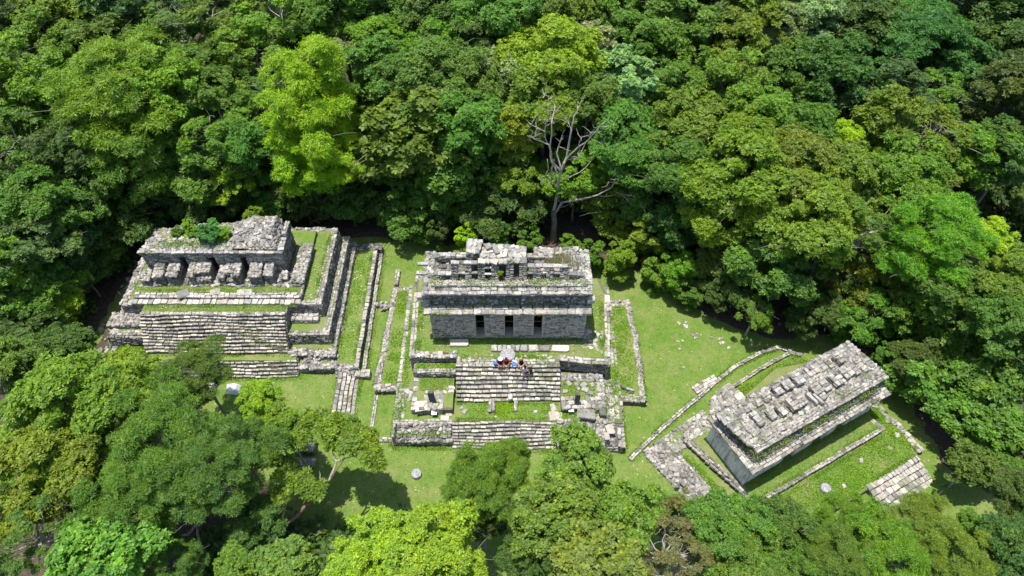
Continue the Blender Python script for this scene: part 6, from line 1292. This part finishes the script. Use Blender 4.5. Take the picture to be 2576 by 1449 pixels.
for x0, x1, y0, y1, z0, z1, n_ in ((-4.2, 3.6, 25.78, 27.9, 1.5, 3.5, 9), (-4.4, 3.2, 22.62, 24.15, 0, 1.5, 8), (-29.4, -17.9, 30.3, 32.35, 1.25, 3.9, 12), (-31, -17.1, 28.8, 29.7, 0, 1.15, 5)):
    for i in range(n_): SW.append((strip(x0, y0+(i+1)*(y1-y0)/n_-.02, x1, y0+(i+1)*(y1-y0)/n_-.02, .03), z0+(i+1)*(z1-z0)/n_-.06, x1-x0))
scatter_leaves('weeds', SW, 5200, .1, .045, (.17, .26, .03), 'small weeds growing in the joints of the stairs', zj=.05, h=.07, clump=34, seed=34)
RW = [([(.5, .8), (12, .8), (12, 4), (.5, 4)], 5.08, 2)]
scatter_leaves('weeds', RW, 1500, .09, .04, (.2, .26, .05), 'thin dry weeds on the roof of the right ruin', zj=.06, h=.06, clump=34, seed=35, frame=M3)
scatter_leaves('weeds', [([(-29, 36.6), (-19, 36.6), (-19, 37.4), (-28, 37.4)], 6.92, 2), ([(-30, 34.8), (-17, 34.8), (-17, 36.2), (-30, 36.2)], 4.36, 1.5), ([(-8.8, 24.2), (-8.2, 24.2), (-8.2, 27.3), (-8.8, 27.3)], 1.5, .6), ([(3.5, 24.3), (8, 24.3), (8, 27.6), (6.3, 27.6), (6.3, 24.9), (3.5, 24.9)], 1.5, 1.5), ([(-8.7, 23.1), (-4.6, 23.1), (-4.6, 23.9), (-8.7, 23.9)], 1.1, .8)], 5200, .1, .05, (.19, .31, .035), 'weeds between the rubble stones', zj=.06, h=.07, clump=40, seed=36)
# forest undergrowth
r = np.random.default_rng(5); pts = []
for _ in range(70): pts.append((r.uniform(-21, -6), r.uniform(7, 16), r.uniform(.1, .9)))
while len(pts) < 690:
    x, y = r.uniform(-66, 66), r.uniform(5, 90)
    if inside(x, y, clearing) or abs(x) > 20+y*.72: continue
    pts.append((x, y, r.uniform(.2, 1.4)))
Cc = np.array(pts)
V, F = leaf_cloud(Cc, r.uniform(1.0, 2.0, len(Cc)), 60, 5, .5, .26, 3, .7, .1, outb=0, up=.6)
o = link('undergrowth', mesh_np('undergrowth', V, F, [M_LEAF])); o.color = (.07, .13, .025, 1); tag(o, 'dense dark undergrowth covering the forest floor', kind='stuff')

# ---------------------------------------------------------------- people and bags
M_SKIN = plain('skin', (.42, .24, .17), .6); M_SKIN2 = plain('tanned_skin', (.28, .15, .10), .6)
def skin_body(name, verts, edges, radii, m, parent, root_i=0):
    me = bpy.data.meshes.new(name); me.from_pydata(verts, edges, []); me.materials.append(m)
    o = link(name, me, parent)
    sk = o.modifiers.new('skin', 'SKIN'); 
    for i, v in enumerate(me.skin_vertices[0].data): v.radius = (radii[i], radii[i]); v.use_root = (i == root_i)
    sb = o.modifiers.new('sub', 'SUBSURF'); sb.levels = 1; sb.render_levels = 2
    sk.use_smooth_shade = True
    return o
def person(loc, yaw, label, shirt, pants, hair, sit=True, skinm=None, hat=None, feet_dz=-.42, longhair=False, sleeveless=False):
    root = empty('person', loc, label, 'person'); root.rotation_euler = (0, 0, yaw); sk = skinm or M_SKIN
    # local frame: +Y is forward, origin at the point under the hips (seat) or the feet
    if sit:
        H = Vector((0, 0, .10)); lean = .12
        J = dict(pel=H, che=Vector((0, .06, .42)), nec=Vector((0, .13, .60)), hea=Vector((0, .18, .72)), hed=Vector((0, .20, .82)))
        for s, n in ((-1, 'l'), (1, 'r')):
            J['hip'+n] = Vector((s*.10, .02, .10)); J['kne'+n] = Vector((s*.17, .42, .14)); J['ank'+n] = Vector((s*.15, .42, feet_dz+.08)); J['toe'+n] = Vector((s*.16, .60, feet_dz+.04))
            J['sho'+n] = Vector((s*.19, .09, .55)); J['elb'+n] = Vector((s*.26, .24, .32)); J['wri'+n] = Vector((s*.10, .42, .26)); J['pal'+n] = Vector((s*.04, .48, .25))
    else:
        J = dict(pel=Vector((0, 0, .92)), che=Vector((0, .06, 1.22)), nec=Vector((0, .12, 1.42)), hea=Vector((0, .17, 1.54)), hed=Vector((0, .2, 1.64)))
        for s, n in ((-1, 'l'), (1, 'r')):
            J['hip'+n] = Vector((s*.10, 0, .88)); J['kne'+n] = Vector((s*.11, .12*s+.04, .48)); J['ank'+n] = Vector((s*.11, .1*s-.04, .09)); J['toe'+n] = Vector((s*.12, .1*s+.16, .04))
            J['sho'+n] = Vector((s*.18, .08, 1.36)); J['elb'+n] = Vector((s*.28, .14, 1.10)); J['wri'+n] = Vector((s*.24, .34, .98)); J['pal'+n] = Vector((s*.22, .42, .96))
    names = list(J); vs_ = [J[n] for n in names]; ix = {n: i for i, n in enumerate(names)}
    rad = dict(pel=.12, che=.125, nec=.055, hea=.085, hed=.085, hip=.085, kne=.058, ank=.038, toe=.03, sho=.06, elb=.04, wri=.027, pal=.03)
    rd = [rad[n if n in rad else n[:3]] for n in names]
    ed = [('pel', 'che'), ('che', 'nec'), ('nec', 'hea'), ('hea', 'hed')]
    for n in 'lr': ed += [('pel', 'hip'+n), ('hip'+n, 'kne'+n), ('kne'+n, 'ank'+n), ('ank'+n, 'toe'+n), ('che', 'sho'+n), ('sho'+n, 'elb'+n), ('elb'+n, 'wri'+n), ('wri'+n, 'pal'+n)]
    ed = [(ix[a], ix[b_]) for a, b_ in ed]
    for s, n in ((-1, 'l'), (1, 'r')):
        fd = (J['pal'+n]-J['wri'+n]).normalized(); side = fd.cross(Vector((0, 0, 1))).normalized()
        for f, (off, ln) in enumerate(((-.026, .062), (-.009, .072), (.009, .068), (.026, .052))):
            a = J['pal'+n]+side*off+fd*.03; b2 = a+fd*ln*.55+Vector((0, 0, -.008)); c2_ = b2+fd*ln*.4+Vector((0, 0, -.024))
            i0 = len(vs_); vs_ += [a, b2, c2_]; rd += [.0095, .0085, .0075]; ed += [(ix['pal'+n], i0), (i0, i0+1), (i0+1, i0+2)]
        a = J['wri'+n].lerp(J['pal'+n], .45)-side*s*.03; b2 = a-side*s*.025+fd*.03
        i0 = len(vs_); vs_ += [a, b2]; rd += [.011, .009]; ed += [(ix['wri'+n], i0), (i0, i0+1)]
    skin_body('body', vs_, ed, rd, sk, root)
    # clothing as slightly wider shells
    g = [J['pel'], J['che'], J['nec'].lerp(J['che'], .35)]; r2 = [.145, .15, .10]; e2 = [(0, 1), (1, 2)]
    for n in 'lr':
        i0 = len(g)
        if sleeveless: g += [J['sho'+n]]; r2 += [.065]; e2 += [(1, i0)]
        else: g += [J['sho'+n], J['sho'+n].lerp(J['elb'+n], .7)]; r2 += [.078, .062]; e2 += [(1, i0), (i0, i0+1)]
    skin_body('shirt', g, e2, r2, shirt, root)
    g = [J['pel']+Vector((0, 0, -.01))]; r2 = [.135]; e2 = []
    for n in 'lr':
        i0 = len(g); g += [J['hip'+n], J['hip'+n].lerp(J['kne'+n], .8)]; r2 += [.1, .082]; e2 += [(0, i0), (i0, i0+1)]
    skin_body('shorts', g, e2, r2, pants, root)
    h = J['hed']
    def ball(name, c, rx, ry, rz, m, z0=-1):
        V = []; F = []; n = 12; k_ = 7
        for i in range(k_+1):
            t_ = math.pi*i/k_
            for j in range(n): a = 2*math.pi*j/n; V.append((c.x+rx*math.sin(t_)*math.cos(a), c.y+ry*math.sin(t_)*math.sin(a), max(c.z+rz*math.cos(t_), c.z+z0*rz)))
        for i in range(k_):
            for j in range(n): F.append((i*n+j, i*n+(j+1) % n, (i+1)*n+(j+1) % n, (i+1)*n+j))
        me = mesh_np(name, V, F, [m]); me.polygons.foreach_set('use_smooth', [True]*len(F)); return link(name, me, root)
    ball('hair', h+Vector((0, -.025, .025)), .098, .108, .10, hair)
    if longhair: ball('hair', h+Vector((0, -.09, -.12)), .075, .05, .17, hair)
    for s in (-1, 1):
        ball('ear', h+Vector((s*.088, .0, -.03)), .012, .02, .03, sk); ball('eye', h+Vector((s*.032, .082, -.02)), .011, .008, .008, M_METAL)
    ball('nose', h+Vector((0, .095, -.045)), .014, .02, .022, sk); ball('mouth', h+Vector((0, .083, -.08)), .024, .008, .007, plain('lips', (.3, .1, .09)))
    for n in 'lr': ball('shoe', J['toe'+n]+Vector((0, -.06, 0)), .05, .13, .045, M_METAL if not sleeveless else M_SKIN2)
    if hat:
        V = []; n = 20
        for rr_, zz in ((.19, 0), (.11, .01), (.10, .08), (.03, .11)):
            for j in range(n): a = 2*math.pi*j/n; V.append((h.x+rr_*math.cos(a), h.y+rr_*math.sin(a), h.z+.045+zz))
        F = [(i*n+j, i*n+(j+1) % n, (i+1)*n+(j+1) % n, (i+1)*n+j) for i in range(3) for j in range(n)]+[tuple(range(3*n, 4*n))]
        link('hat', mesh_np('hat', V, F, [hat]), root)
    return root
def cp(x, y): return (1880+x*.12422)/1.553, (1340+y*.12422)/1.553
RED = plain('red_cotton', (.45, .01, .015)); BURG = plain('burgundy_cotton', (.16, .03, .035)); BLK = plain('black_cloth', (.015, .015, .018)); WHT = plain('white_cotton', (.78, .78, .8)); LBL = plain('pale_blue_denim', (.45, .58, .75)); NAVY = plain('dark_shorts', (.04, .04, .06))
HB = plain('brown_hair', (.05, .025, .015)); HBL = plain('blond_hair', (.45, .28, .12)); HK = plain('black_hair', (.012, .01, .01))
SEAT = 3.50; F2 = math.pi
p = at(*cp(785, 740), 3.9); person((p.x, 27.98, SEAT), F2, 'person in a red T-shirt sitting on the top step of the middle ruin', RED, NAVY, HB)
p = at(*cp(590, 750), 3.9); person((p.x, 27.98, SEAT), F2+.12, 'person in a white sun hat and burgundy top sitting on the top step', BURG, BURG, HB, hat=WHT)
p = at(*cp(1270, 790), 3.9); person((p.x, 27.95, SEAT), F2-.15, 'blond person in a black top sitting on the top step and leaning forward', BLK, NAVY, HBL, longhair=True, sleeveless=True, skinm=plain('fair_skin', (.55, .33, .24)))
p = at(*cp(1350, 1090), 2.65); person((p.x, p.y+.1, 2.62), F2+.4, 'black-haired person in white top and pale blue shorts stepping down the stairs', WHT, LBL, HK, sit=False, skinm=M_SKIN2, sleeveless=True, longhair=True)
def bag(x, y, z, w, d, h, yaw, m, m2, label, tilt=0):
    root = empty('backpack', (x, y, z), label, 'backpack'); root.rotation_euler = (tilt, 0, yaw)
    V = []; n = 12
    for zz, k_ in ((0, .86), (.12, 1), (.6, 1), (.88, .86), (1.0, .5)):
        for j in range(n):
            a = 2*math.pi*j/n; c_, s_ = math.cos(a), math.sin(a); q = (abs(c_)**4+abs(s_)**4)**-.25
            V.append((c_*q*w/2*k_, s_*q*d/2*k_, zz*h))
    F = [(i*n+j, i*n+(j+1) % n, (i+1)*n+(j+1) % n, (i+1)*n+j) for i in range(4) for j in range(n)]+[tuple(range(4*n, 5*n)), tuple(range(n-1, -1, -1))]
    me = mesh_np('bag_body', V, F, [m]); me.polygons.foreach_set('use_smooth', [True]*len(F)); link('bag_body', me, root)
    V2 = [(v[0]*.7, v[1]*.5-d*.36, v[2]*.55+h*.1) for v in V]; me = mesh_np('pocket', V2, F, [m2]); link('pocket', me, root)
    for s in (-1, 1):
        a = tube([(s*w*.25, d*.45, h*.1), (s*w*.27, d*.72, h*.3), (s*w*.25, d*.74, h*.65), (s*w*.2, d*.45, h*.92)], [.018]*4, 5); link('strap', mesh_np('strap', *a, [m2]), root)
PUR = plain('purple_nylon', (.20, .04, .42)); BLU = plain('blue_nylon', (.06, .2, .6)); GRY = plain('light_grey_nylon', (.6, .6, .62)); BKN = plain('black_nylon', (.02, .02, .022))
p = at(*cp(460, 640), 3.65); bag(p.x, p.y, 3.5, .34, .26, .36, .3, BLU, PUR, 'purple and blue backpack left of the person in the white hat', .2)
p = at(*cp(1065, 560), 3.6); bag(p.x, p.y-.1, 3.5, .52, .2, .24, -.45, GRY, BKN, 'grey and black bag lying beside the round altar', 0)
p = at(*cp(1050, 685), 3.6); bag(p.x, p.y, 3.5, .46, .3, .2, .05, BLU, GRY, 'bright blue bag on the edge of the top step', 0)
p = at(*cp(1545, 880), 3.5); bag(p.x, p.y, 3.27, .34, .26, .48, .1, BKN, BKN, 'black backpack standing on the stairs right of the seated group', 0)
